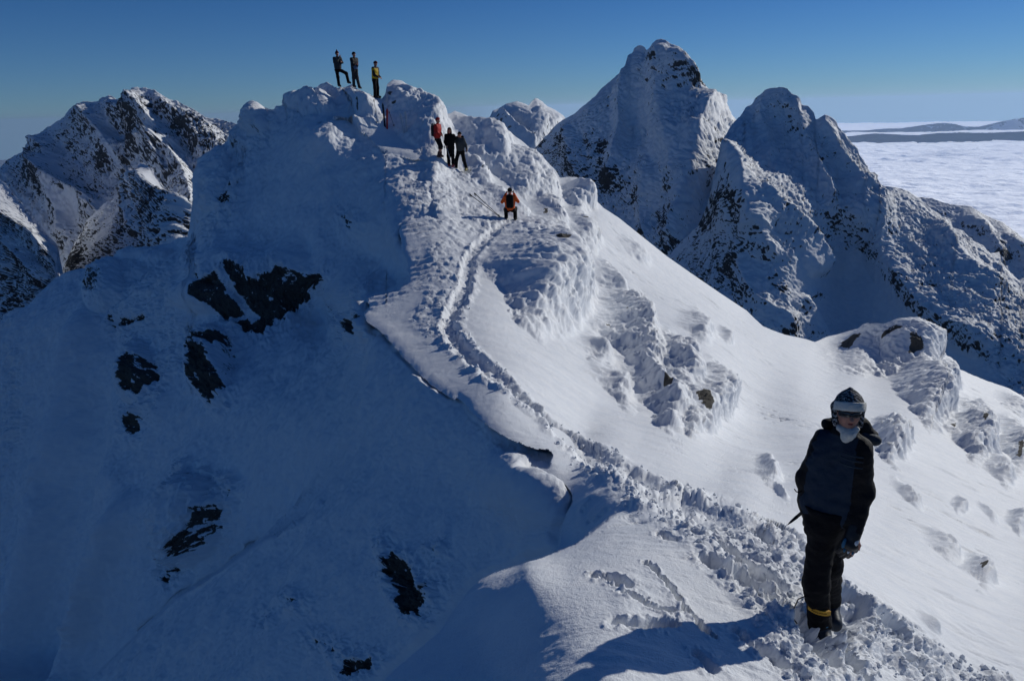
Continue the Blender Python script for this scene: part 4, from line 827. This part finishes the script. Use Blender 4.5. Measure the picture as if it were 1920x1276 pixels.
def fg_hat(root, H, ha, hf, hu, res, hs):
    def link_mesh(n_, V, F, m, par, **k): return globals()['link_mesh'](n_, H+(np.asarray(V)-H)*hs, F, m, par, **k)
    t = NT('knit_hat'); tc = t.n('ShaderNodeTexCoord').outputs['Object']
    wv = t.n('ShaderNodeTexWave', wave_type='BANDS', bands_direction='DIAGONAL', i_Scale=17.0, i_Distortion=7.0, i_Detail=3.0); t.link(tc, wv.inputs['Vector'])
    wv.inputs['Detail Scale'].default_value = 6
    st = t.ramp(t.math('MULTIPLY', wv.outputs['Fac'], t.noise(tc, 60, 3, .7)), [(.36, 0.), (.44, 1.)])
    p = t.n('ShaderNodeBsdfPrincipled', i_Base_Color=t.mix(st, (.018, .017, .020), (.42, .42, .42)), i_Roughness=.95, i_Normal=t.n('ShaderNodeBump', i_Strength=.7, i_Distance=.006, i_Height=t.noise(tc, 160, 3, .7)).outputs[0]); knit = t.out(p.outputs[0])
    fur = mat('cream_fur', (.60, .58, .52), .95, 1.0, 120, .1, sheen=.4)
    def crown(p):
        d = ell(p, H+hu*.045, (ha, hf, hu), (.104, .120, .120)); d = np.maximum(d, -((p-H)@(hu*.97-hf*.26)-.026))
        d = smin(d, cone(p, H+hu*.15, H+hu*.172, .03, .012), .04)
        for s in (-1, 1): d = smin(d, union([cone(p, H+s*ha*.088+hu*.04-hf*.015, H+s*ha*.082-hu*.085+hf*.005, .028, .022), cone(p, H+s*ha*.09+hu*.03-hf*.05, H+s*ha*.078-hu*.06-hf*.035, .028, .024)], .03), .02)
        return d+.003*fbm(p*40, 2, 521)
    h = link_mesh('hat', *nets(crown, H-.2, H+.22, .007), knit, root)
    def flap(p):
        d = np.maximum(ell(p, H+hu*.052+hf*.004, (ha, hf, hu), (.113, .131, .118)), -ell(p, H+hu*.045, (ha, hf, hu), (.098, .114, .114)))
        q = p-H; d = np.maximum(d, np.abs(q@(hu*.97-hf*.20)-.048)-.032); d = np.maximum(d, .02-(q@hf)+.10*np.clip(np.abs(q@ha)-.09, 0, 1))
        return d+.0035*fbm(p*48, 3, 522)
    link_mesh('fur_flap', *nets(flap, H-.2, H+.22, .006), fur, h)
    def fleece(p):
        q = H-hu*.128+hf*.034
        ds = [cone(p, q-ha*.055-hf*.01+hu*.018, q+hf*.045-hu*.008, .026, .033), cone(p, q+hf*.045-hu*.008, q+ha*.045+hf*.022+hu*.024, .033, .026), cone(p, q+hf*.030-hu*.045-ha*.02, q+hf*.03-hu*.02, .034, .036)]
        return union(ds, .03)+.005*fbm(p*42, 3, 523)
    link_mesh('fleece_scarf', *nets(fleece, H-.26, H+.2, .006), fur, root)
    lens = mat('dark_lens', (.008, .010, .016), .08, 0, 10, .8)
    def gl(p):
        q = p-H; x = q@ha; z = q@hu-.010; y = q@hf
        sh = ell(p, H+hu*.01+hf*.0, (ha, hf, hu), (.090, .112, .12)); d = np.maximum(sh, -(sh+.010))
        d = np.maximum(d, np.abs(z+.08*np.abs(x)**1.3)-.021+.012*np.exp(-(x/.012)**2)); d = np.maximum(d, np.abs(x)-.078)
        return np.maximum(d, .01-y)
    g = link_mesh('sunglasses', *nets(gl, H-.18, H+.18, .005), lens, root)
    for s in (-1, 1):
        link_mesh('temple', *tube([H+s*ha*.082+hf*.05+hu*.016, H+s*ha*.088+hf*.0+hu*.016, H+s*ha*.085-hf*.06+hu*.01], .004), PLAST, g)
    def strap(p): return cone(p, H+ha*.085-hu*.07, H+ha*.05-hu*.12+hf*.05, .006, .006)
    link_mesh('chin_cord', *tube([H+ha*.10-hu*.075, H+ha*.13-hu*.085, H+ha*.135-hu*.078, H+ha*.128-hu*.07], .0035), BLACK, h)
def fg_extra(root, L, f, a, hf, ha, hu):
    teal = mat('teal_lining', (.012, .028, .045), .7)
    def hood(p):
        d = union([cone(p, L['chest']+V3(.03, .05, .23), L['chest']+V3(.14, .07, .20), .062, .060), cone(p, L['chest']+V3(.14, .07, .20), L['chest']+V3(.215, .05, .150), .058, .038), cone(p, L['chest']+V3(-.06, .08, .22), L['chest']+V3(.05, .09, .21), .04, .055)], .03)
        return d+.009*fbm(p*np.array([14, 14, 9]), 3, 531)
    h = link_mesh('hood', *nets(hood, L['chest']-.2, L['chest']+.4, .009), NAVY, root)
    link_mesh('hood_lining', *nets(lambda p: union([cone(p, L['chest']+V3(.14, .02, .165), L['chest']+V3(.225, .02, .128), .030, .036)], .02)+.006*fbm(p*22, 2, 532), L['chest']-.2, L['chest']+.4, .008), teal, h)
    for k, o in enumerate((.135, .105, .065)):       # reflective bands across the chest and the upper arm
        c = L['shl']
        pts = [L['chest']+a*(.03+.03*i)+f*(.155-.004*i*i)+V3(0, 0, o-.01*i) for i in range(5)]
        link_mesh('chest_band', *tube(pts, [.004, .006, .006, .006, .004], 6), teal, root)
    # gloved hand
    wh = mat('glove_white', (.5, .56, .60), .6); bl = mat('glove_blue', (.03, .12, .20), .6)
    for s in 'lr':
        w, hd = L['wr'+s], L['ha'+s]; d = unit(hd-w); side = unit(np.cross(d, V3(0, -1, 0))); pn = unit(np.cross(d, side)); pn = -pn if pn[1] > 0 else pn
        palm = w+d*.085
        def glove(p):
            ds = [cone(p, w-d*.03, w+d*.02, .050, .046), cone(p, w+d*.02, palm, .038, .044), cone(p, palm-side*.032, palm+side*.032, .026, .026)]
            d0 = union(ds, .02)
            for o, l in ((-.040, .085), (-.014, .10), (.013, .095), (.038, .072)):
                k0 = palm+side*o+d*.015; k1 = k0+unit(d-.35*pn)*l*.48; k2 = k1+unit(d*.8-.9*pn)*l*.42
                d0 = smin(d0, np.minimum(cone(p, k0, k1, .0145, .0135), cone(p, k1, k2, .0135, .012)), .006)
            t0 = w+d*.04-side*.035; t1 = t0+unit(d*.75-side*.6-.2*pn)*.05; t2 = t1+unit(d-.4*pn)*.035
            return smin(d0, np.minimum(cone(p, t0, t1, .017, .015), cone(p, t1, t2, .015, .013)), .01)
        g = link_mesh('glove', *nets(glove, np.minimum(w, hd)-.16, np.maximum(w, hd)+.16, .006), PLAST, root)
        if s == 'l':
            link_mesh('glove_patch', *nets(lambda p: ell(p, w+d*.055+pn*.036-side*.012, (side, d, pn), (.018, .026, .009)), w-.16, w+.16, .004), wh, g)
            link_mesh('cuff_patch', *nets(lambda p: ell(p, palm+pn*.012+side*.045, (side, d, pn), (.012, .034, .014)), palm-.16, palm+.16, .004), bl, g)
            for o in (-.03, .0, .028): link_mesh('knuckle_pad', *nets(lambda p: ell(p, palm+d*.04+side*o+pn*.012, (side, d, pn), (.008, .016, .008)), palm-.16, palm+.16, .004), bl if o else wh, g)
    # yellow label round the shin and a loose cord
    yl = mat('yellow_tape', (.62, .33, .03), .6)
    c = L['knl']*.30+L['anl']*.70+V3(0, 0, .08); V, F = [], []; m = 14
    for i in range(m):
        an = math.radians(195+100*i/(m-1)); r = .092
        for z_ in (-.016, .016): V.append(c+V3(r*math.cos(an), r*math.sin(an), z_-.012*(i/(m-1))))
        for z_ in (.016, -.016): V.append(c+V3((r-.02)*math.cos(an), (r-.02)*math.sin(an), z_-.012*(i/(m-1))))
    for i in range(m-1):
        for k in range(4): F.append((4*i+k, 4*i+(k+1) % 4, 4*i+4+(k+1) % 4, 4*i+4+k))
    F += [(0, 3, 2, 1), (4*m-4, 4*m-3, 4*m-2, 4*m-1)]
    lb = link_mesh('shin_label', V, F, yl, root, smooth=False)
    for i in range(3, 11):      # a row of small dark marks, too small to read
        an = math.radians(195+100*i/(m-1)); r = .0935
        q = c+V3(r*math.cos(an), r*math.sin(an), -.012*(i/(m-1)))
        link_mesh('dark_mark', *nets(lambda p: ell(p, q, (V3(-math.sin(an), math.cos(an), 0), V3(math.cos(an), math.sin(an), 0), V3(0, 0, 1)), (.0045, .003, .006)), q-.012, q+.012, .0025), BLACK, lb)
    k = L['knl']; link_mesh('cord', *tube([k+V3(-.05, -.03, -.06), k+V3(-.115, -.02, -.10), k+V3(-.135, -.01, -.18), k+V3(-.13, 0, -.26), k+V3(-.10, .0, -.30)], .004), BLACK, root)
    ch = L['pelvis']; link_mesh('waist_cord', *tube([ch+V3(-.155, .06, .115), ch+V3(-.185, .05, .10), ch+V3(-.205, .05, .105), ch+V3(-.22, .05, .125)], .0035), BLACK, root)
fg = person(b0+np.array([0, 0, .03]), fgJ, 'person in dark navy jacket and white trimmed fur hat standing beside the track', None,
       dict(jacket=NAVY, trousers=BLACK, boot=BOOTB, buckle=mat('blue_buckle', (.03, .16, .30), .4), panel=lambda fr, sd, q: ((fr > -.03) & (sd < .105) & (q[:, 2] < .20))), res=.0095, jn=.012, hem=.91, extra=fg_extra, hatfn=fg_hat)
# ice axe hanging at the hip
ax = empty('ice_axe', b0+np.array([-.125, .12, .97]), 'dark ice axe with a pointed spike sticking out behind the hip of the nearest person', 'ice axe')
s0, s1 = V3(.16, .03, .155), V3(-.055, 0, -.03)
link_mesh('shaft', *tube([s0, s1], .011), PLAST, ax)
link_mesh('spike', *tube([s1, s1+unit(s1-s0)*.05, s1+unit(s1-s0)*.085], [.012, .008, .001]), PLAST, ax)
link_mesh('pick', *tube([s0, s0+V3(.02, .09, .01), s0+V3(.02, .17, -.03)], [.014, .011, .003], 6), STEEL, ax)
link_mesh('adze', *tube([s0, s0+V3(-.01, -.04, .0), s0+V3(-.015, -.085, -.01)], [.013, .012, .016], 6), STEEL, ax)

# ---------------------------------------------------------------- the people farther up
def stand(f, lean=0, spread=.12, sc=1.0, **kw):
    """a plain standing pose facing f, joints scaled by sc"""
    f = unit(f); a = unit(np.cross(V3(0, 0, 1), f)); J = dict(f=f, hf=f)
    J['pelvis'] = V3(0, 0, .95); J['chest'] = V3(0, 0, 1.27)+f*lean; J['head'] = V3(0, 0, 1.63)+f*lean*1.6
    for s, k in (('l', 1), ('r', -1)):
        J['sh'+s] = J['chest']+a*k*.17+V3(0, 0, .14); J['el'+s] = J['sh'+s]+a*k*.05+V3(0, 0, -.30)+f*.02; J['wr'+s] = J['el'+s]+f*.10+V3(0, 0, -.24)
        J['hi'+s] = J['pelvis']+a*k*.085-V3(0, 0, .07); J['kn'+s] = V3(0, 0, .50)+a*k*(.06+spread*.4)+f*.03; J['an'+s] = V3(0, 0, .10)+a*k*(.05+spread*.5); J['to'+s] = J['an'+s]+f*.17-V3(0, 0, .04)
    for k, v in kw.items(): J[k] = np.asarray(v, float) if k not in ('cut', 'gloves', 'rp', 'rc') else v
    for k, v in J.items():
        if k not in ('f', 'hf', 'cut', 'gloves', 'rp', 'rc'): J[k] = v*sc
    return J
RED = mat('red_jacket', (.40, .018, .015), .75); ORANGE = mat('orange_jacket', (.72, .10, .008), .7); GREYJ = mat('grey_jacket', (.045, .05, .055), .75); TEALJ = mat('slate_jacket', (.030, .042, .048), .75)
YEL = mat('yellow_jacket', (.010, .010, .011), .7, .3, 220, .3, (.50, .33, .012), 'panel'); DRED = mat('dark_red_knit', (.085, .010, .012), .9); REDB = mat('red_boot', (.42, .03, .03), .5); YELB = mat('yellow_boot', (.36, .30, .10), .5); BROWN = mat('dark_hair', (.05, .03, .02), .8); BLUEC = mat('blue_cloth', (.02, .06, .16), .7)
def backpack(loc, f, label, colr=BLACK, h=.50, trim=None):
    """worn on the back: pack, lid pocket, two straps"""
    f = unit(f); a = unit(np.cross(V3(0, 0, 1), f)); up = V3(0, 0, 1)
    o = empty('backpack', loc, label, 'backpack', 'backpacks worn on the ridge')
    link_mesh('pack', *nets(lambda p: union([cone(p, a*s*.06+up*z0, a*s*.06+up*z1, .085, .09) for s in (-1, 1) for z0, z1 in ((-h*.45, h*.25),)]+[cone(p, -f*.06-up*h*.3, -f*.05+up*.02, .07, .05)], .06)+.008*fbm(p*14, 2, 541), V3(-.25, -.25, -h*.75), V3(.25, .25, h*.6), .02), colr, o)
    link_mesh('lid', *nets(lambda p: union([cone(p, a*-.07+up*h*.42, a*.07+up*h*.42, .07, .07)], .03), V3(-.25, -.25, 0), V3(.25, .25, h*.8), .018), trim or colr, o)
    for s in (-1, 1): link_mesh('strap', *tube([f*.06+a*s*.09+up*h*.38, f*.17+a*s*.12+up*h*.40, f*.29+a*s*.13+up*h*.22, f*.29+a*s*.15-up*h*.05, f*.12+a*s*.17-up*h*.3], .018, 6), trim or PLAST, o)
    return o
GRP = 'climbers up on the ridge'
# three on the summit
g = ground(637, 164); p1 = g+np.array([0, 0, .02])
J = stand((.55, -.75, 0), lean=.02, wrr=(.16, -.22, 1.46), elr=(-.13, -.16, 1.22), wrl=(.24, -.10, 1.22), ell=(.26, .0, 1.20), knl=(.43, -.06, .66), anl=(.50, -.04, .24), tol=(.62, -.12, .20), hil=(.07, 0, .86), knr=(-.04, 0, .50), anr=(-.02, 0, .10), tor=(.08, -.12, .06))
person(p1, J, 'climber in slate jacket and pointed red hat with one knee raised on the summit', GRP, dict(jacket=TEALJ, trousers=BLACK, boot=PLAST, hat=DRED, point=.10), hem=.78)
g = ground(668, 166)
J = stand((.7, -.6, 0), lean=.02, wrl=(.20, -.16, 1.14), ell=(.16, -.02, 1.10), wrr=(.14, -.26, 1.16), elr=(-.02, -.24, 1.10), knr=(-.08, -.03, .50), anr=(-.10, .0, .12), tor=(.0, -.12, .08), knl=(.10, 0, .50), anl=(.18, 0, .04), tol=(.28, -.1, .0))
person(g+np.array([.0, 0, .0]), J, 'climber in black jacket with arms folded in front, second from left on the summit', GRP, dict(jacket=mat('black_blue_jacket', (.010, .012, .018), .7, .3, 220, .3, (.04, .09, .20), 'panel', ), trousers=CHAR, boot=PLAST, hat=BLACK, panel=lambda fr, sd, q: (fr > .09) & (q[:, 2] < -.16)))
g = ground(707, 188)
J = stand((.80, -.45, 0), lean=.05, sc=1.0, wrl=(.28, -.05, .98), ell=(.15, .10, 1.10), wrr=(.20, -.26, 1.0), elr=(.0, -.20, 1.10), hf=(.75, -.6, -.3))
person(g+np.array([0, 0, -.02]), J, 'climber in yellow and black jacket looking down, right of the other two on the summit', GRP, dict(jacket=YEL, trousers=BLACK, boot=PLAST, hat=DRED, panel=lambda fr, sd, q: (sd < .055) & (q[:, 2] < .14)))
# three on the slope below
g = ground(820, 300)
J = stand((.85, -.40, 0), lean=.04, wrl=(.22, .0, 1.0), ell=(.12, .16, 1.12), wrr=(.18, -.20, 1.0), elr=(.02, -.22, 1.10), knl=(.16, 0, .50), anl=(.10, .02, .10), knr=(.12, -.06, .50), anr=(.02, -.05, .10), cut=.30)
person(g, J, 'climber in red jacket and red hat carrying a black backpack on the slope', GRP, dict(jacket=RED, trousers=BLACK, boot=mat('brown_boot', (.09, .04, .03), .7), hat=mat('red_hat', (.45, .03, .03), .9)), hem=.74)
backpack(g+np.array([-.16, .06, 1.24]), (.85, -.40, 0), 'black backpack with a pale grey band on the red jacketed climber', CHAR, trim=mat('pale_grey_cloth', (.16, .165, .17), .8))
g5 = ground(846, 314)
J = stand((-.15, -1, 0), lean=.02, spread=.10, wrl=(.36, -.06, 1.36), ell=(.27, .0, 1.26), shl=(.17, -.02, 1.40), wrr=(-.17, -.20, .98), elr=(-.24, -.02, 1.12))
def hair(root, L, f, a, hf, ha, hu):
    H = L['head']; link_mesh('hair', *nets(lambda p: np.maximum(union([cone(p, H+hu*.04-hf*.03, H-hu*.12-hf*.05, .085, .075), cone(p, H+ha*.075+hu*.0, H+ha*.085-hu*.14, .035, .03), cone(p, H-ha*.075+hu*.0, H-ha*.085-hu*.14, .035, .03)], .04), -(cone(p, H+hf*.06, H+hf*.2, .06, .06))), H-.3, H+.2, .018), BROWN, root)
person(g5, J, 'climber in black with long dark hair between the red and the grey jacket', GRP, dict(jacket=BLACK, trousers=BLACK, boot=REDB, hat=BROWN), extra=hair)
g6 = ground(864, 321)
J = stand((-.2, -1, 0), lean=.03, spread=.40, wrr=(-.33, -.02, 1.42), elr=(-.28, .02, 1.32), wrl=(.30, -.14, .98), ell=(.27, -.02, 1.16), knl=(.14, -.02, .50), knr=(-.20, -.06, .52))
person(g6, J, 'climber in grey jacket and black cap standing with legs apart on the slope', GRP, dict(jacket=GREYJ, trousers=BLACK, boot=YELB, hat=BLACK))
backpack(g6+np.array([.05, .17, 1.28]), (-.2, -1, 0), 'black backpack behind the shoulders of the grey jacketed climber', BLACK, h=.56)
# one kneeling with the back turned
g7 = ground(956, 414)
J = stand((.05, 1, 0), lean=.02)
J.update({k: V3(*v) for k, v in dict(pelvis=(0, 0, .42), chest=(0, .03, .74), head=(.01, .08, 1.09), shl=(-.18, .03, .88), shr=(.19, .03, .88), ell=(-.31, .05, .68), elr=(.33, .05, .68), wrl=(-.14, .20, 1.00), wrr=(.16, .20, 1.00), hil=(-.10, 0, .38), hir=(.10, 0, .38), knl=(-.17, .34, .36), knr=(.20, .28, .40), anl=(-.16, .06, .08), anr=(.20, .0, .04), tol=(-.18, .24, .05), tor=(.24, .18, .0)).items()})
person(g7+np.array([0, 0, .03]), J, 'climber in orange jacket crouching on the track with the back turned', GRP, dict(jacket=ORANGE, trousers=BLACK, boot=PLAST, hat=BLACK), hem=.36)
backpack(g7+np.array([.0, -.12, .76]), (.05, 1, 0), 'black backpack on the back of the crouching orange climber', BLACK, h=.44)

# ---------------------------------------------------------------- skis and poles
def ski(loc, tilt, label, colr, ln=1.25, group='skis planted in the snow', yaw=0, tipc=None):
    o = empty('ski', loc, label, 'ski', group)
    V, F = [], []; n = 14
    x = V3(math.cos(yaw), math.sin(yaw), 0); d = unit(tilt); x = unit(x-(x@d)*d); y = np.cross(d, x)
    for i in range(n):
        t_ = i/(n-1); w = np.interp(t_, [0, .5, .88, .96, 1], [.045, .037, .05, .04, .008]); cv = .10*max(0, t_-.82)**2*30*.18
        for sx, sy in ((-1, -1), (1, -1), (1, 1), (-1, 1)): V.append(d*(t_*(ln+.25)-.25)+x*w*sx+y*(.010*sy-cv))
    for i in range(n-1):
        for k in range(4): F.append((4*i+k, 4*i+(k+1) % 4, 4*i+4+(k+1) % 4, 4*i+4+k))
    F += [(3, 2, 1, 0), tuple(4*n-4+k for k in range(4))]
    link_mesh('board', V, F, colr, o, smooth=False)
    c = d*ln*.36+y*.03
    link_mesh('binding', *nets(lambda p: union([cone(p, c-d*.13, c-d*.05, .032, .03), cone(p, c+d*.07, c+d*.13, .03, .026), cone(p, c-d*.1, c+d*.1, .018, .018)], .02), c-.25, c+.25, .014), PLAST, o)
    return o
def pole(a_, b_, label, colr, group='ski poles on the ridge', r=.011):
    """grip at a_, tip at b_"""
    a_, b_ = np.asarray(a_, float), np.asarray(b_, float); o = empty('ski_pole', b_, label, 'ski pole', group); d = unit(a_-b_); L_ = np.linalg.norm(a_-b_)
    link_mesh('shaft', *tube([d*0, d*(L_-.10)], [r*.7, r], 6), colr, o)
    link_mesh('grip', *tube([d*(L_-.13), d*(L_-.05), d*L_], [r*1.5, r*1.8, r*1.3], 8), PLAST, o)
    x = unit(np.cross(d, V3(.3, 1, .1))); y = np.cross(d, x); c = d*.07
    ring = [c+.045*(math.cos(k*math.pi/6)*x+math.sin(k*math.pi/6)*y) for k in range(13)]
    link_mesh('basket', *tube(ring, .008, 5), PLAST, o)
    link_mesh('strap', *tube([d*(L_-.02), d*(L_-.06)+x*.05, d*(L_-.14)+x*.06, d*(L_-.06)+x*.015], .006, 5), BLACK, o)
    return o
WHITEP = mat('pale_paint', (.55, .56, .58), .4, .05); REDP = mat('red_paint', (.55, .035, .02), .4, .05); BLACKP = mat('black_paint', (.015, .015, .02), .35, .05)
def px2m(px_, py_, ref): # a point at the depth of ref seen at a pixel
    r_ = ray(np.array(px_), np.array(py_)); return r_*((ref@FW)/(r_@FW))
g = ground(722, 240)
ski(g+np.array([-.02, .05, 0]), px2m(717, 184, g)-g, 'black ski leaning upright in the snow under the yellow jacketed climber', BLACKP, 1.22)
ski(g+np.array([.09, -.02, .0]), px2m(724, 200, g)-g+np.array([-.04, 0, 0]), 'red ski planted beside the black ski below the summit', REDP, .95)
g = ground(759, 258)
ski(g+np.array([-.07, .03, .0]), px2m(753, 214, g)-g, 'pale ski with a slight lean, left one of the pair planted by the rime boulder', WHITEP, .98)
ski(g+np.array([.05, -.03, .02]), px2m(757, 212, g)-g+np.array([.03, 0, 0]), 'pale ski standing upright, right one of the pair planted by the rime boulder', WHITEP, 1.05)
g = ground(706, 236); pole(px2m(701, 186, g), g, 'black ski pole standing left of the planted black and red skis', BLACKP)
g = ground(738, 240); pole(px2m(729, 208, g), g, 'short looking dark ski pole leaning right of the planted red ski', BLACKP)
g = ground(938, 413); pole(px2m(880, 364, g+np.array([0, -.5, 0])), g+np.array([0, 0, .06]), 'lower of two dark ski poles slanting out of the snow left of the orange climber', BLACKP, r=.017)
pole(px2m(889, 362, g+np.array([0, -.3, 0])), ground(936, 411)+np.array([.03, .04, .06]), 'upper of two dark ski poles slanting out of the snow left of the orange climber', BLACKP, r=.017)
pole(g5+np.array([-.17, -.26, 1.00]), px2m(848, 312, g5-np.array([0, .25, 0])), 'pale ski pole in front of the legs of the black clad climber', WHITEP)
pole(g5+np.array([-.24, -.18, .98]), px2m(831, 312, g5), 'pale ski pole planted between the red and the black clad climber', WHITEP)
pole(g6+np.array([-.31, -.12, 1.10]), px2m(853, 318, g6-np.array([0, .1, 0])), 'pale ski pole standing between the black clad and the grey climber', WHITEP)
pole(g6+np.array([.28, -.24, .98]), px2m(883, 322, g6), 'thin ski pole held out right by the grey jacketed climber', WHITEP)

# ---------------------------------------------------------------- loose lumps of snow thrown out along the track
rg = np.random.default_rng(4)
rough_full = np.zeros(len(RIDGE_P)); rough_full[len(bk)*C_+iA] = rough*inA.ravel()[iA]; rough_full[rough_full < 0] = 0
dd_ = np.linalg.norm(RIDGE_P, axis=1)
cand = np.where((rough_full > .30) & (dd_ < 24) & (RIDGE_UV[:, 1] < 1276) & (RIDGE_UV[:, 0] < 1930))[0]
pk = rg.choice(cand, 1500, replace=False)
ico = [(0, 0, 1)]+[(math.cos(2*math.pi*k/6)*.87, math.sin(2*math.pi*k/6)*.87, .5) for k in range(6)]+[(math.cos(2*math.pi*(k+.5)/6)*.87, math.sin(2*math.pi*(k+.5)/6)*.87, -.5) for k in range(6)]+[(0, 0, -1)]
icf = [(0, 1+k, 1+(k+1) % 6) for k in range(6)]+[(1+k, 7+k, 1+(k+1) % 6) for k in range(6)]+[(1+(k+1) % 6, 7+k, 7+(k+1) % 6) for k in range(6)]+[(13, 7+(k+1) % 6, 7+k) for k in range(6)]
ico = np.array(ico); icf = np.array(icf); VV, FF = [], []
for i, k in enumerate(pk):
    r = (.007+.026*rg.random()**3)*min(1.6, max(.8, dd_[k]/8)); q = ico*(r*(.6+.8*rg.random(3)))*(1+.5*(rg.random((14, 1))-.5))
    VV.append(RIDGE_P[k]+q+np.array([0, 0, r*.35])); FF.append(icf+14*i)
ck = link_mesh('snow_chunks', np.vstack(VV), np.vstack(FF), M_SNOW, smooth=False, attrs={'rock': np.zeros(14*len(pk))})
tag(ck, 'loose crumbs and lumps of snow thrown out along the trodden track', kind='stuff')
# ================================================================ light
SUN_AZ, SUN_EL = math.radians(55), math.radians(22)      # right of the view, low winter sun
sv = Vector((math.sin(SUN_AZ)*math.cos(SUN_EL), math.cos(SUN_AZ)*math.cos(SUN_EL), math.sin(SUN_EL)))
sl = bpy.data.lights.new('sun', 'SUN'); sl.energy = 2.65; sl.angle = math.radians(.53); sl.color = (1, .975, .905)
so = bpy.data.objects.new('sun', sl); COL.objects.link(so); so.rotation_euler = sv.to_track_quat('Z', 'Y').to_euler()
W = bpy.data.worlds.new('World'); SC.world = W; W.use_nodes = True
t = NT('w', W)
skyn = t.n('ShaderNodeTexSky', sky_type='NISHITA', sun_disc=False, sun_elevation=SUN_EL, sun_rotation=SUN_AZ, altitude=2500, air_density=1.0, dust_density=.3, ozone_density=1.2)
dz = t.n('ShaderNodeSeparateXYZ'); t.link(t.n('ShaderNodeTexCoord').outputs['Generated'], dz.inputs[0])
low = t.ramp(t.math('ADD', dz.outputs[2], 0.0, clamp=True), [(0.0, 0.0), (.13, 1.0)])
tint = t.mix(low, (.27, .47, .80), (.16, .39, .74))        # thin pale air along the horizon, deep blue above
cv = t.n('ShaderNodeCombineXYZ'); t.link(dz.outputs[0], cv.inputs[0]); t.link(dz.outputs[1], cv.inputs[1]); t.link(t.math('MAXIMUM', dz.outputs[2], .004), cv.inputs[2]); t.link(cv.outputs[0], skyn.inputs['Vector'])
mx = t.n('ShaderNodeMix', data_type='RGBA', blend_type='MULTIPLY'); mx.inputs[0].default_value = 1
t.link(skyn.outputs[0], mx.inputs[6]); t.link(tint, mx.inputs[7])
bg = t.n('ShaderNodeBackground', i_Strength=.072); t.link(mx.outputs[2], bg.inputs['Color'])
wo = t.n('ShaderNodeOutputWorld'); t.link(bg.outputs[0], wo.inputs['Surface'])
# ---- the air between here and the far hills
hv = [(x*62000, y*62000, z_) for z_ in (-2700.0, 190.0) for x, y in ((-1, -1), (1, -1), (1, 1), (-1, 1))]
hf = [(3, 2, 1, 0), (4, 5, 6, 7), (0, 1, 5, 4), (1, 2, 6, 5), (2, 3, 7, 6), (3, 0, 4, 7)]
ht = NT('haze'); hz = ht.n('ShaderNodeVolumePrincipled'); hz.inputs['Color'].default_value = (.48, .67, .97, 1); hz.inputs['Density'].default_value = 1.5e-5; hz.inputs['Anisotropy'].default_value = .2
ho = link_mesh('haze', hv, hf, ht.out(hz.outputs[0], 'Volume'), smooth=False); tag(ho, 'thin blue haze over the far hills and clouds', kind='stuff')
ht.m.cycles.homogeneous_volume = True
SC.cycles.volume_bounces = 1
SC.view_settings.view_transform = 'Standard'; SC.view_settings.look = 'None'; SC.view_settings.exposure = 0; SC.view_settings.gamma = 1
SC.render.engine = 'CYCLES'; SC.cycles.max_bounces = 4; SC.cycles.diffuse_bounces = 3; SC.cycles.glossy_bounces = 2; SC.cycles.use_denoising = True
